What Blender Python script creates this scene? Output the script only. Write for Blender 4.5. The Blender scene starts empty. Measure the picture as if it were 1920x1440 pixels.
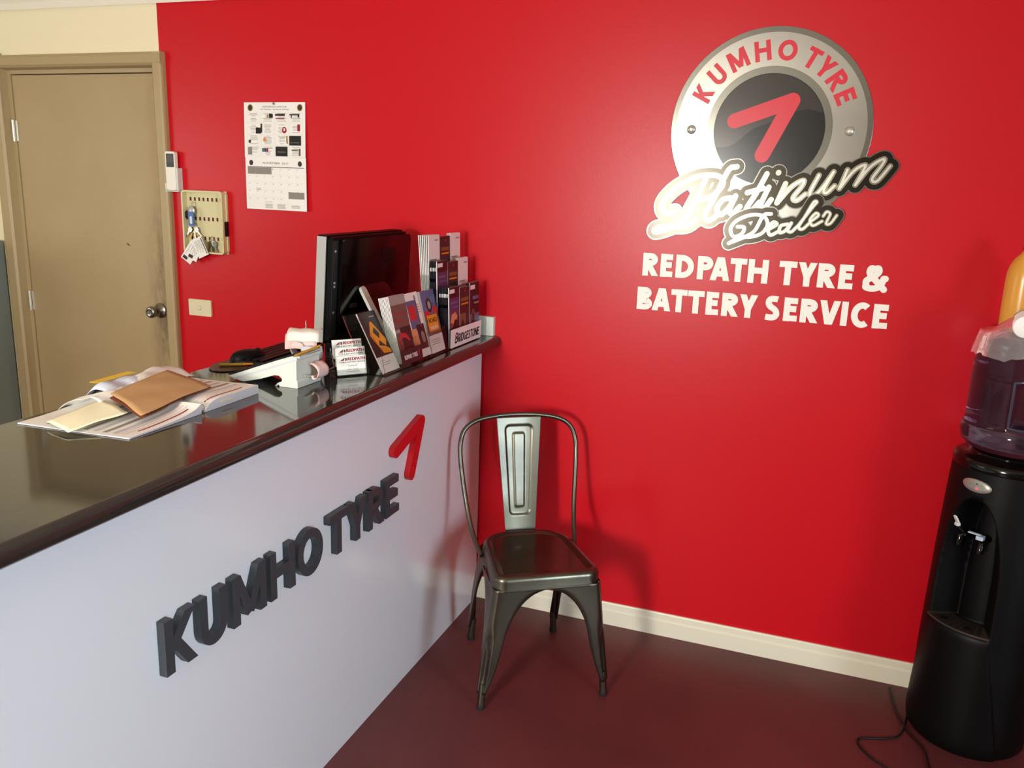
import bpy, bmesh, math, random
from mathutils import Vector, Matrix
from math import sin, cos, pi, radians as RAD, sqrt, atan2
random.seed(7)
SC = bpy.context.scene
COL = SC.collection

# ------------------------------------------------------------------ camera
cam = bpy.data.cameras.new('camera'); cam_o = bpy.data.objects.new('camera', cam); COL.objects.link(cam_o)
cam.sensor_width = 36.0; cam.lens = 36.0 * 1582.19 / 1920.0; cam.clip_start = 0.02
_y, _p, _r = RAD(19.947), RAD(13.325), RAD(1.970)
fw = Vector((-sin(_y)*cos(_p), cos(_y)*cos(_p), -sin(_p)))
rt = Vector((cos(_y), sin(_y), 0)); up = rt.cross(fw)
R_, U_ = rt*cos(_r) + up*sin(_r), up*cos(_r) - rt*sin(_r)
cam_o.matrix_world = Matrix(((R_.x, U_.x, -fw.x, 1.191), (R_.y, U_.y, -fw.y, -2.9467), (R_.z, U_.z, -fw.z, 1.65), (0, 0, 0, 1)))
SC.camera = cam_o

# ------------------------------------------------------------------ daylight, exposure
SC.view_settings.view_transform = 'Standard'; SC.view_settings.look = 'None'
SC.view_settings.gamma = 1.0; SC.view_settings.exposure = 0.0; SC.view_settings.use_curve_mapping = False
wd = bpy.data.worlds.new('daylight'); SC.world = wd; wd.use_nodes = True
wd.node_tree.nodes['Background'].inputs[0].default_value = (0.80, 0.90, 1.0, 1); wd.node_tree.nodes['Background'].inputs[1].default_value = 1.0

def area(name, loc, aim, sx, sy, power, color, spread=180):
    l = bpy.data.lights.new(name, 'AREA'); l.shape = 'RECTANGLE'; l.size = sx; l.size_y = sy; l.energy = power; l.color = color
    o = bpy.data.objects.new(name, l); COL.objects.link(o); o.location = loc
    l.spread = RAD(spread); o.rotation_euler = (Vector(aim) - Vector(loc)).to_track_quat('-Z', 'Y').to_euler()
    return o
FRONT = -4.6                                                    # the street front of the shop
area('window_daylight', (-0.02, FRONT+0.03, 1.50), (0.05, 0, 1.50), 0.44, 0.64, 116, (1.0, 0.96, 0.91))
area('side_window_daylight', (4.17, -3.3, 1.35), (0, -1.9, 0.6), 1.3, 1.5, 44, (0.74, 0.90, 1.0), 100)
area('office_window_daylight', (-3.87, -2.6, 1.55), (-1.2, -.2, 1.2), 1.5, 1.1, 22, (1.0, 0.94, 0.84))

# ------------------------------------------------------------------ helpers
def c(h):
    v = [int(h[i:i+2], 16)/255 for i in (0, 2, 4)]
    return tuple(x/12.92 if x <= .04045 else ((x+.055)/1.055)**2.4 for x in v) + (1,)
M = {}
def mat(name, col, rough=.5, metal=0.0, spec=.5, noise=None, bump=None, trans=0, ior=1.45, coat=0, emit=0, rough_var=0, alpha=1):
    m = bpy.data.materials.new(name); m.use_nodes = True; nt = m.node_tree; b = nt.nodes['Principled BSDF']
    col = c(col) if isinstance(col, str) else col
    I = b.inputs; I['Base Color'].default_value = col; I['Roughness'].default_value = rough; I['Metallic'].default_value = metal
    I['Specular IOR Level'].default_value = spec; I['IOR'].default_value = ior; I['Transmission Weight'].default_value = trans; I['Coat Weight'].default_value = coat
    I['Alpha'].default_value = alpha
    if coat: I['Coat Roughness'].default_value = .08
    if emit: I['Emission Color'].default_value = col; I['Emission Strength'].default_value = emit
    tc = nt.nodes.new('ShaderNodeTexCoord') if (noise or bump or rough_var) else None
    if noise or rough_var:
        col2, scale, lo, hi = noise if noise else (col, 6, .4, .6)
        n = nt.nodes.new('ShaderNodeTexNoise'); n.inputs['Scale'].default_value = scale; n.inputs['Detail'].default_value = 6
        nt.links.new(tc.outputs['Object'], n.inputs['Vector'])
        r = nt.nodes.new('ShaderNodeValToRGB'); r.color_ramp.elements[0].position = lo; r.color_ramp.elements[1].position = hi
        r.color_ramp.elements[0].color = col; r.color_ramp.elements[1].color = c(col2) if isinstance(col2, str) else col2
        nt.links.new(n.outputs['Fac'], r.inputs[0]); nt.links.new(r.outputs[0], I['Base Color'])
        if rough_var:
            mr = nt.nodes.new('ShaderNodeMapRange'); mr.inputs[3].default_value = rough - rough_var; mr.inputs[4].default_value = rough + rough_var
            nt.links.new(n.outputs['Fac'], mr.inputs[0]); nt.links.new(mr.outputs[0], I['Roughness'])
    if bump:
        n2 = nt.nodes.new('ShaderNodeTexNoise'); n2.inputs['Scale'].default_value = bump[0]; n2.inputs['Detail'].default_value = 4
        nt.links.new(tc.outputs['Object'], n2.inputs['Vector'])
        bp = nt.nodes.new('ShaderNodeBump'); bp.inputs['Strength'].default_value = bump[1]; bp.inputs['Distance'].default_value = .002
        nt.links.new(n2.outputs['Fac'], bp.inputs['Height']); nt.links.new(bp.outputs[0], I['Normal'])
    M[name] = m; return m

mat('red_paint', 'c60e1c', .34, spec=.34, bump=(220, .06))
mat('cream_paint', 'f0e4c0', .6, bump=(200, .05))
mat('beige_paint', 'a99f8a', .6, bump=(200, .05))
mat('ceiling_white', 'efe8d4', .7)
mat('trim_cream', 'e6dfc8', .4)
mat('floor_paint', '653030', .45, noise=('532526', 2.2, .35, .7), bump=(60, .10), rough_var=.08)
mat('door_beige', 'b09a72', .5, noise=('a99269', 3, .3, .7))
mat('frame_beige', 'ab966d', .45)
def dirty_edge(m):                                              # hand dirt round the knob edge of the door
    nt = m.node_tree; b = nt.nodes['Principled BSDF']; N = nt.nodes.new; K = nt.links.new
    src = b.inputs['Base Color'].links[0].from_socket; tc = N('ShaderNodeTexCoord'); sx = N('ShaderNodeSeparateXYZ'); K(tc.outputs['Object'], sx.inputs[0])
    mx = N('ShaderNodeMapRange'); mx.interpolation_type = 'SMOOTHSTEP'; mx.inputs[1].default_value = .27; mx.inputs[2].default_value = .395; K(sx.outputs['X'], mx.inputs[0])
    zc = N('ShaderNodeMath'); zc.operation = 'SUBTRACT'; zc.inputs[1].default_value = 1.06; K(sx.outputs['Z'], zc.inputs[0]); za = N('ShaderNodeMath'); za.operation = 'ABSOLUTE'; K(zc.outputs[0], za.inputs[0])
    mz = N('ShaderNodeMapRange'); mz.interpolation_type = 'SMOOTHSTEP'; mz.inputs[1].default_value = .62; mz.inputs[2].default_value = .02; K(za.outputs[0], mz.inputs[0])
    mp = N('ShaderNodeMapping'); mp.inputs['Scale'].default_value = (22, 22, 9); K(tc.outputs['Object'], mp.inputs[0]); n = N('ShaderNodeTexNoise'); n.inputs['Scale'].default_value = 1; n.inputs['Detail'].default_value = 7; n.inputs['Roughness'].default_value = .65; K(mp.outputs[0], n.inputs['Vector'])
    rp = N('ShaderNodeMapRange'); rp.inputs[1].default_value = .38; rp.inputs[2].default_value = .72; K(n.outputs['Fac'], rp.inputs[0])
    a = N('ShaderNodeMath'); a.operation = 'MULTIPLY'; K(mx.outputs[0], a.inputs[0]); K(mz.outputs[0], a.inputs[1]); a2 = N('ShaderNodeMath'); a2.operation = 'MULTIPLY'; K(a.outputs[0], a2.inputs[0]); K(rp.outputs[0], a2.inputs[1])
    mix = N('ShaderNodeMix'); mix.data_type = 'RGBA'; K(a2.outputs[0], mix.inputs[0]); K(src, mix.inputs[6]); mix.inputs[7].default_value = c('3e301e'); K(mix.outputs[2], b.inputs['Base Color'])
dirty_edge(M['door_beige'])
mat('grime', '51422b', .7)
mat('chrome', '9c9890', .25, 1)
mat('hinge_plate', 'd8d2c0', .3, .6)
mat('brass', 'a08040', .35, 1)
mat('steel_grey', '7c847e', .5)
mat('laminate_grey', '2e2c28', .07, spec=.6, coat=.3)
mat('white_laminate', 'e6e9ee', .17, spec=.5, coat=.25)
mat('letter_grey', '3c4044', .4)
mat('emblem_red', 'd0101c', .35)
mat('sign_white', 'f4efe2', .4)
mat('silver_light', 'b4b2a8', .20, .8)
mat('silver_mid', '7c7a70', .21, .8)
mat('sign_black', '1e1c19', .22, .35, spec=.6)
mat('script_dark', '34312a', .22, .9)
mat('script_silver', '96937f', .24, .8)
mat('script_light', 'c9c6b8', .3, .6)
mat('sign_red', 'd4142a', .35)
mat('gunmetal', (0.150, .135, .098, 1), .33, .95, noise=((.095, .085, .063, 1), 5, .35, .65), rough_var=.07, coat=.3)
mat('rubber', '141414', .7)
mat('black_plastic', '060606', .45, spec=.22)
mat('black_gloss', '060606', .12, spec=.5)
mat('black_niche', '060606', .5, spec=.3)
mat('dark_grey_plastic', '242527', .4)
mat('silver_plastic', 'b9b9b4', .35, .3)
mat('white_plastic', 'd4d8ce', .4)
mat('ivory_plastic', 'ded4b0', .45)
mat('offwhite_plastic', 'efe9d8', .42)
mat('keybox_cream', 'd8cfa0', .5)
mat('slot_brown', '5a1408', .6)
mat('paper', 'f1eee6', .7)
mat('paper_warm', 'ece2d6', .75)
mat('paper_blue', 'dbe4f4', .7)
mat('paper_grey', 'c9c8cc', .75)
mat('paper_pink', 'e9c9c2', .75)
mat('ink_grey', '8d857e', .8)
mat('ink_dark', '3a3632', .8)
mat('ink_black', '15130f', .6)
mat('ink_red', '9c1c28', .7)
mat('ink_blue', '27407c', .7)
mat('ink_green', '1c6a52', .7)
mat('ink_gold', 'a8842c', .7)
mat('line_faint', 'cfc6b4', .8)
mat('kraft', 'c49a6a', .7, noise=('ba8f5e', 14, .3, .7))
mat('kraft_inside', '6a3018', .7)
mat('cream_envelope', 'f4ecc8', .65)
mat('sticky_yellow', 'efc43a', .6)
mat('sticky_pale', 'f0dc84', .6)
mat('acrylic', (0.93, .96, .94, 1), .03, trans=1, ior=1.12, spec=.5)
mat('leaf_dark', '2a2224', .3); mat('leaf_brown', '6a5048', .3); mat('leaf_sky', '5a5f86', .3); mat('leaf_purple', '4c3358', .3)
mat('leaf_orange', 'e08a1c', .4); mat('leaf_peach', 'd68a5c', .4); mat('leaf_white', 'ece6e0', .35); mat('leaf_grey', '9a8f88', .35)
mat('leaf_red', 'c02a2c', .35); mat('leaf_teal', '6f8f8c', .35); mat('leaf_gold', '7a5a28', .35); mat('leaf_night', '17131a', .3)
mat('wood_pencil', 'd8a030', .5)
mat('cable_grey', 'b8b8a8', .5)
mat('cord_black', '0d0b0b', .5)
mat('bottle_blue', (0.22, .17, .27, 1), .05, trans=.95, ior=1.31, spec=.5)
mat('bottle_edge', '3c3846', .12, spec=.7)
mat('juice', 'd99a3c', .25, spec=.5)
mat('juice_label', 'f0cf70', .4)
mat('cup_white', 'f0ede6', .45)
mat('clear_bag', (0.85, .80, .80, 1), .10, trans=.80, ior=1.25, spec=.8, bump=(45, 1.0))
mat('lever_white', 'e4e2de', .3); mat('lever_blue', 'b9c9dc', .25)
mat('grate', '4a4038', .45, .5)
mat('badge_silver', 'a8a69c', .35, .6)
mat('led_red', 'ff3040', .4, emit=2.5)
mat('glass', (0.95, .98, .97, 1), .02, trans=1, ior=1.05)
mat('blue_plastic', '2f5a9c', .3)
mat('screen_off', '101214', .2)

class MB:
    """collects vertices and faces, with a material per face"""
    def __init__(s): s.v = []; s.f = []; s.mi = []; s.sm = []; s.mats = []
    def m(s, name):
        if name not in s.mats: s.mats.append(name)
        return s.mats.index(name)
    def add(s, vs, fs, mt, smooth=False):
        o = len(s.v); s.v += [Vector(p) for p in vs]; k = s.m(mt)
        for f in fs: s.f.append([o+i for i in f]); s.mi.append(k); s.sm.append(smooth)
    def box(s, a, b, mt):
        x0, y0, z0 = a; x1, y1, z1 = b
        s.add([(x0,y0,z0),(x1,y0,z0),(x1,y1,z0),(x0,y1,z0),(x0,y0,z1),(x1,y0,z1),(x1,y1,z1),(x0,y1,z1)],
              [(0,3,2,1),(4,5,6,7),(0,1,5,4),(1,2,6,5),(2,3,7,6),(3,0,4,7)], mt)
    def obox(s, o, u, v, n, mt):                                 # box spanned by three edge vectors
        o, u, v, n = map(Vector, (o, u, v, n))
        P = [o, o+u, o+u+v, o+v, o+n, o+u+n, o+u+v+n, o+v+n]
        F = [(0,3,2,1),(4,5,6,7),(0,1,5,4),(1,2,6,5),(2,3,7,6),(3,0,4,7)]
        if u.cross(v).dot(n) < 0: F = [f[::-1] for f in F]
        s.add(P, F, mt)
    def prism(s, poly, o, u, v, n, mt, smooth=False):            # poly in (u,v), from o extruded by n
        o, u, v, n = map(Vector, (o, u, v, n)); k = len(poly)
        ar = sum(poly[i][0]*poly[(i+1)%k][1]-poly[(i+1)%k][0]*poly[i][1] for i in range(k))
        if ar*u.cross(v).dot(n) < 0: poly = poly[::-1]
        P = [o+u*a+v*b for a, b in poly]; Q = [p+n for p in P]
        s.add(P+Q, [list(range(k))[::-1], list(range(k, 2*k))], mt)
        s.add(P+Q, [(i, (i+1)%k, k+(i+1)%k, k+i) for i in range(k)], mt, smooth)
    def face(s, pts, mt, smooth=False): s.add(pts, [list(range(len(pts)))], mt, smooth)
    def patch(s, o, u, v, a, b, a2, b2, mt, lift=0.0003):        # rectangle on the plane o,u,v lifted along the normal
        o, u, v = Vector(o), Vector(u), Vector(v); n = u.cross(v).normalized()*lift
        s.face([o+u*a+v*b+n, o+u*a2+v*b+n, o+u*a2+v*b2+n, o+u*a+v*b2+n], mt)
    def poly(s, o, u, v, pts, mt, lift=0.0003):
        o, u, v = Vector(o), Vector(u), Vector(v); n = u.cross(v).normalized()*lift
        s.face([o+u*a+v*b+n for a, b in pts], mt)
    def disc(s, o, u, v, cx, cy, rx, ry, mt, lift=0.0003, k=24):
        s.poly(o, u, v, [(cx+rx*cos(2*pi*i/k), cy+ry*sin(2*pi*i/k)) for i in range(k)], mt, lift)
    def grid(s, P, mt, smooth=True, wrap=False):                 # P rows of points
        a, b = len(P), len(P[0]); vs = [p for r in P for p in r]; fs = []
        for i in range(a-1):
            for j in range(b if wrap else b-1):
                k = (j+1) % b; fs.append((i*b+j, i*b+k, (i+1)*b+k, (i+1)*b+j))
        s.add(vs, fs, mt, smooth)
    def lathe(s, prof, o, axis, mt, k=32, caps=True, smooth=True):   # prof = [(radius, height)]
        o = Vector(o); ax = Vector(axis).normalized(); e = ax.orthogonal().normalized(); g = ax.cross(e)
        P = [[o+ax*h+(e*cos(2*pi*i/k)+g*sin(2*pi*i/k))*r for i in range(k)] for r, h in prof]
        s.grid(P, mt, smooth, True)
        if caps: s.face(P[0][::-1], mt); s.face(P[-1], mt)
    def tube(s, path, r, mt, k=10, caps=True, closed=False):
        path = [Vector(p) for p in path]; n = len(path); P = []; prev = None
        for i, p in enumerate(path):
            if closed: t = path[(i+1) % n]-path[i-1]
            else: t = path[min(i+1, n-1)]-path[max(i-1, 0)]
            t.normalize()
            e = t.orthogonal().normalized() if prev is None else (prev-t*prev.dot(t)).normalized()
            prev = e; g = t.cross(e); rr = r[i] if isinstance(r, (list, tuple)) else r
            P.append([p+(e*cos(2*pi*j/k)+g*sin(2*pi*j/k))*rr for j in range(k)])
        if closed: P.append(P[0])
        s.grid(P, mt, True, True)
        if caps and not closed: s.face(P[0][::-1], mt); s.face(P[-1], mt)

def W(o):
    m = Matrix.LocRotScale(o.location, o.rotation_euler.to_quaternion(), None)
    return W(o.parent) @ m if o.parent else m
def obj(name, mb, parent=None, bevel=0, solid=0, sub=0, seg=2):
    """links the collected mesh as ONE object; the points are given in world space"""
    me = bpy.data.meshes.new(name); o = bpy.data.objects.new(name, me); COL.objects.link(o)
    if parent is not None:
        o.parent = parent; inv = W(parent).inverted(); vs = [inv @ p for p in mb.v]
    else:
        lo = [min(p[i] for p in mb.v) for i in range(3)]; hi = [max(p[i] for p in mb.v) for i in range(3)]
        o.location = ((lo[0]+hi[0])/2, (lo[1]+hi[1])/2, lo[2]); vs = [p-o.location for p in mb.v]
    me.from_pydata([tuple(p) for p in vs], [], mb.f)
    for n in mb.mats: me.materials.append(M[n])
    me.polygons.foreach_set('material_index', mb.mi); me.polygons.foreach_set('use_smooth', mb.sm); me.update()
    if solid: k = o.modifiers.new('thickness', 'SOLIDIFY'); k.thickness = solid; k.offset = -1
    if bevel: k = o.modifiers.new('edges', 'BEVEL'); k.width = bevel; k.segments = seg; k.limit_method = 'ANGLE'; k.angle_limit = RAD(40)
    if sub: k = o.modifiers.new('smooth', 'SUBSURF'); k.levels = sub; k.render_levels = sub
    return o
def tag(o, label, cat, group=None):
    o['label'] = label; o['category'] = cat
    if group: o['group'] = group
    return o
def thing(name, label, cat, loc=(0,0,0), rz=0, group=None):
    o = bpy.data.objects.new(name, None); COL.objects.link(o); o.location = loc; o.rotation_euler = (0, 0, rz); o.empty_display_size = .05
    return tag(o, label, cat, group)
def struct(name, mb, bevel=0):
    o = obj(name, mb, None, bevel); o['kind'] = 'structure'; return o
def dup(root, loc, rz, label, group=None):
    r = root.copy(); COL.objects.link(r); r.location = loc; r.rotation_euler = (0, 0, rz); r['label'] = label
    if group: r['group'] = group
    for ch in list(root.children):
        k = ch.copy(); COL.objects.link(k); k.parent = r
        for g in list(ch.children): d = g.copy(); COL.objects.link(d); d.parent = k
    return r
X, Y, Z = Vector((1,0,0)), Vector((0,1,0)), Vector((0,0,1))

# small type from the built-in face
_tx = {}
def typeset(s):
    if s not in _tx:
        cu = bpy.data.curves.new('type', 'FONT'); cu.body = s; cu.size = 1.0; cu.resolution_u = 3
        t = bpy.data.objects.new('type', cu); COL.objects.link(t); dg = bpy.context.evaluated_depsgraph_get(); dg.update()
        me = bpy.data.meshes.new_from_object(t.evaluated_get(dg))
        vs = [tuple(p.co)[:2] for p in me.vertices]; fs = [list(p.vertices) for p in me.polygons]
        bpy.data.objects.remove(t); bpy.data.curves.remove(cu); bpy.data.meshes.remove(me)
        _tx[s] = (vs, fs, max((p[0] for p in vs), default=1), min((p[0] for p in vs), default=0))
    return _tx[s]
def text(mb, s, o, u, v, a, b, width, height, mt, lift=.0004, bold=0):
    """sets s in a box width x height (cap height) with its lower corner at a,b on the plane o,u,v"""
    vs, fs, x1, x0 = typeset(s); o, u, v = Vector(o), Vector(u).normalized(), Vector(v).normalized(); n = u.cross(v)
    if n.length == 0: return
    for k in range(1 + bold):
        mb.add([o+u*(a+(p[0]-x0)/(x1-x0)*width+k*height*.07)+v*(b+p[1]/.70*height)+n*(lift+k*.00008) for p in vs], fs, mt)

# block capitals as strokes in a unit box (x 0..1, y 0..1)
def arc(cx, cy, rx, ry, a0, a1, n=14): return [(cx+rx*cos(RAD(a0+(a1-a0)*i/n)), cy+ry*sin(RAD(a0+(a1-a0)*i/n))) for i in range(n+1)]
def glyph(ch, w, h, t):
    """strokes (list of points, closed?) for a capital w wide, h high, stroke t"""
    k = t/2; L, R, B, T = k, w-k, k, h-k; m = h*.5
    if ch == 'K': return [[(L,0),(L,h)], [(t*.8,h*.44),(w-t*.62,h+t*.05)], [(t*1.2,h*.56),(w-t*.55,-t*.05)]]
    if ch == 'U': return [[(L,h),(L,h*.36)]+arc(w/2,h*.36,w/2-k,h*.36-k,180,360)+[(R,h)]]
    if ch == 'M': return [[(L,0),(L,h)],[(R,0),(R,h)],[(L+t*.12,h),(w/2,h*.12)],[(R-t*.12,h),(w/2,h*.12)]]
    if ch == 'H': return [[(L,0),(L,h)],[(R,0),(R,h)],[(L,h*.53),(R,h*.53)]]
    if ch == 'O': return [arc(w/2,h/2,w/2-k,h/2-k,0,360,36)]
    if ch == 'T': return [[(w/2,0),(w/2,h)],[(0,T),(w,T)]]
    if ch == 'Y': return [[(w/2,0),(w/2,h*.46)],[(w/2,h*.38),(t*.5,h+.02*h)],[(w/2,h*.38),(w-t*.5,h+.02*h)]]
    if ch == 'R': return [[(L,0),(L,h)],[(L,T),(w*.5,T)]+arc(w*.5,h*.72,w*.44-k,h*.28-k,90,-90,10)+[(L,h*.44+k)],[(w*.42,h*.46),(w-t*.52,0)]]
    if ch == 'P': return [[(L,0),(L,h)],[(L,T),(w*.5,T)]+arc(w*.5,h*.70,w*.5-k,h*.30-k,90,-90,10)+[(L,h*.40+k)]]
    if ch == 'E': return [[(L,0),(L,h)],[(L,T),(w*.97,T)],[(L,h*.53),(w*.9,h*.53)],[(L,B),(w,B)]]
    if ch == 'D': return [[(L,0),(L,h)],[(L,T),(w*.34,T)]+arc(w*.34,h/2,w*.66-k,h/2-k,90,-90,16)+[(L,B)]]
    if ch == 'A': return [[(t*.5,0),(w/2,h+t*.3)],[(w-t*.5,0),(w/2,h+t*.3)],[(w*.24,h*.30),(w*.76,h*.30)]]
    if ch == 'B': return [[(L,0),(L,h)],[(L,T),(w*.5,T)]+arc(w*.5,h*.745,w*.42-k,h*.255-k,90,-90,10)+[(L,h*.49+k)],[(L,h*.5),(w*.5,h*.5)]+arc(w*.52,h*.27,w*.48-k,h*.27-k,90,-90,10)+[(L,B)]]
    if ch == 'S': return [[tuple(p) for p in spline([(w-k*.9,h*.865),(w*.66,T),(w*.34,T-h*.02),(L+w*.02,h*.735),(w*.32,h*.585),(w*.68,h*.43),(R-w*.01,h*.265),(w*.64,B+h*.02),(w*.32,B),(k*.4,h*.14)], 6)]]
    if ch == 'V': return [[(t*.5,h),(w/2,-t*.3)],[(w-t*.5,h),(w/2,-t*.3)]]
    if ch == 'I': return [[(w/2,0),(w/2,h)]]
    if ch == 'C': return [arc(w*.56,h/2,w*.56-k,h/2-k,52,308,22)]
    if ch == 'G': return [arc(w*.54,h/2,w*.54-k,h/2-k,50,325,22)+[(R,h*.46),(w*.6,h*.46)]]
    if ch == 'N': return [[(L,0),(L,h)],[(R,0),(R,h)],[(L,h-t*.4),(R,t*.4)]]
    if ch == '&': return [[(w-k*1.1,k*.9),(w*.26,h*.66)], [(w*.26,h*.66),(w*.22,h*.76),(w*.27,h*.89),(w*.41,T),(w*.55,h*.90),(w*.58,h*.77),(w*.47,h*.64),(w*.30,h*.53),(w*.13,h*.41),(L,h*.25),(w*.14,B+h*.04),(w*.36,B),(w*.60,h*.17),(w*.74,h*.33),(w*.80,h*.52)], [(w*.80,h*.52),(w-k,h*.52)]]
    return []
def clean(pts):
    out = [pts[0]]
    for p in pts[1:]:
        if (Vector(p)-Vector(out[-1])).length > 1e-5: out.append(p)
    return out
def ribbon2d(pts, t, y0=None, y1=None):
    """outline polygons (quads) of a stroke with mitred joints, cut at y0 / y1"""
    pts = clean(pts); n = len(pts); closed = n > 4 and (Vector(pts[0])-Vector(pts[-1])).length < 1e-6
    P = [Vector(p) for p in pts]; Lf, Rt = [], []
    for i in range(n):
        a = P[i-1] if i else (P[-2] if closed else None); b = P[i+1] if i < n-1 else (P[1] if closed else None)
        d1 = (P[i]-a).normalized() if a is not None else None; d2 = (b-P[i]).normalized() if b is not None else None
        if d1 is None: d1 = d2
        if d2 is None: d2 = d1
        n1 = Vector((-d1.y, d1.x)); n2 = Vector((-d2.y, d2.x)); mm = n1+n2
        if mm.length < 1e-6: mm = n1
        mm.normalize(); q = min(1/max(mm.dot(n1), .35), 2.2)*t/2
        Lf.append(P[i]+mm*q); Rt.append(P[i]-mm*q)
    out = []
    if n == 2 and y0 is not None:                               # straight stem: lengthen, then cut level
        d = (P[1]-P[0]).normalized(); nn = Vector((-d.y, d.x))*t/2
        e = t if abs(d.x) > .02 else 0
        if abs(d.y) < .02: e = 0
        A, Bq = P[0], P[1]
        A2 = A-d*e if (A.y <= y0+.02*(y1-y0) or A.y >= y1-.02*(y1-y0)) else A
        B2 = Bq+d*e if (Bq.y <= y0+.02*(y1-y0) or Bq.y >= y1-.02*(y1-y0)) else Bq
        poly = [A2+nn, B2+nn, B2-nn, A2-nn]
        for s, lim in ((1, y0), (-1, y1)):
            res = []
            for i in range(len(poly)):
                p, q = poly[i], poly[(i+1) % len(poly)]; ip, iq = s*(p.y-lim) >= -1e-9, s*(q.y-lim) >= -1e-9
                if ip: res.append(p)
                if ip != iq: res.append(p+(q-p)*((lim-p.y)/(q.y-p.y)))
            poly = res
        return [[tuple(p) for p in poly]]
    for i in range(n-1): out.append([tuple(Lf[i]), tuple(Lf[i+1]), tuple(Rt[i+1]), tuple(Rt[i])])
    return out
def solid_ribbon(mb, pts, t, o, u, v, n, mt, y0=None, y1=None):
    """one raised stroke as a closed bar"""
    pts = clean(pts); n_ = len(pts)
    if n_ == 2:
        for q in ribbon2d(pts, t, y0, y1): mb.prism(q, o, u, v, n, mt)
        return
    qs = ribbon2d(pts, t); Lf = [q[0] for q in qs]+[qs[-1][1]]; Rt = [q[3] for q in qs]+[qs[-1][2]]
    o, u, v, n = map(Vector, (o, u, v, n)); w = lambda p: o+u*p[0]+v*p[1]
    rows = [[w(Lf[i]), w(Rt[i]), w(Rt[i])+n, w(Lf[i])+n] for i in range(len(Lf))]
    closed = (Vector(pts[0])-Vector(pts[-1])).length < 1e-6
    mb.grid(rows, mt, False, True)
    if not closed: mb.face(rows[0], mt); mb.face(rows[-1][::-1], mt)
def merged_letter(strokes, t, o, u, v, n, mt, cell):
    tmp = MB(); brushed(tmp, strokes, t, 0.0, mt, cell); mb = MB(); o, u, v, n = map(Vector, (o, u, v, n)); w = lambda p, k: o+u*p.x+v*p.z+n*k
    mb.add([w(p, 1) for p in tmp.v], tmp.f, mt); cnt = {}
    for f in tmp.f:
        for a, e in zip(f, f[1:]+f[:1]): cnt[(a, e)] = 1
    for a, e in cnt:
        if (e, a) not in cnt: mb.face([w(tmp.v[a], 0), w(tmp.v[e], 0), w(tmp.v[e], 1), w(tmp.v[a], 1)], mt)
    return mb
def raised_letter(ch, w, h, t, o, u, v, n, mt):
    if ch == '&': return merged_letter(glyph(ch, w, h, t), t, o, u, v, n, mt, .0013)
    mb = MB(); o = Vector(o); n = Vector(n); nn = n.normalized()
    for i, s in enumerate(glyph(ch, w, h, t)):
        solid_ribbon(mb, s, t, o, u, v, n+nn*(i*.00015), mt, i*.0003, h-i*.0003)
    return mb
def spline(pts, per=8):
    P = [Vector(p) for p in pts]; out = []
    for i in range(len(P)-1):
        a = P[i-1] if i else P[i]*2-P[i+1]; d = P[i+2] if i+2 < len(P) else P[i+1]*2-P[i]; b, e = P[i], P[i+1]
        for k in range(per):
            t = k/per; out.append(.5*((2*b)+(e-a)*t+(2*a-5*b+4*e-d)*t*t+(3*b-a-3*e+d)*t**3))
    out.append(P[-1]); return out
def brushed(mb, strokes, t, y, mt, cell=.0016):
    """the joined outline of all strokes as one clean flat sheet in front of the wall (x, z plane at depth y)"""
    import numpy as np
    segs = []
    for st in strokes:
        S = spline(st, 6) if len(st) > 2 else [Vector(p) for p in st]
        segs += [(p.x, p.y, q.x, q.y) for p, q in zip(S, S[1:])]
    A = np.array(segs); x0, z0 = A[:, [0, 2]].min()-t, A[:, [1, 3]].min()-t; x1, z1 = A[:, [0, 2]].max()+t, A[:, [1, 3]].max()+t
    nx, nz = int((x1-x0)/cell)+2, int((z1-z0)/cell)+2; gx, gz = np.meshgrid(x0+cell*np.arange(nx), z0+cell*np.arange(nz), indexing='ij'); D = np.full(gx.shape, 9.0)
    for ax, az, bx, bz in segs:
        dx, dz = bx-ax, bz-az; ll = dx*dx+dz*dz+1e-12; k = np.clip(((gx-ax)*dx+(gz-az)*dz)/ll, 0, 1); D = np.minimum(D, np.hypot(gx-ax-k*dx, gz-az-k*dz))
    D = t/2-D; ids = {}; vs = []; fs = []
    def vert(key, x, z):
        if key not in ids: ids[key] = len(vs); vs.append((x, y, z))
        return ids[key]
    act = (D[:-1, :-1] > 0) | (D[1:, :-1] > 0) | (D[1:, 1:] > 0) | (D[:-1, 1:] > 0)
    for i, j in zip(*np.nonzero(act)):
        C = [(i, j), (i+1, j), (i+1, j+1), (i, j+1)]; f = []
        for a, b in zip(C, C[1:]+C[:1]):
            da, db = D[a], D[b]
            if da > 0: f.append(vert(a, gx[a], gz[a]))
            if (da > 0) != (db > 0):
                q = da/(da-db); key = (min(a, b), max(a, b)); f.append(vert(key, gx[a]+(gx[b]-gx[a])*q, gz[a]+(gz[b]-gz[a])*q))
        if len(f) > 2: fs.append(f)
    mb.add(vs, fs, mt)
def rrect(x0, y0, x1, y1, r, k=5):
    out = []
    for cx, cy, a in ((x1-r, y0+r, -90), (x1-r, y1-r, 0), (x0+r, y1-r, 90), (x0+r, y0+r, 180)):
        out += [(cx+r*cos(RAD(a+90*i/k)), cy+r*sin(RAD(a+90*i/k))) for i in range(k+1)]
    return out

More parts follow.
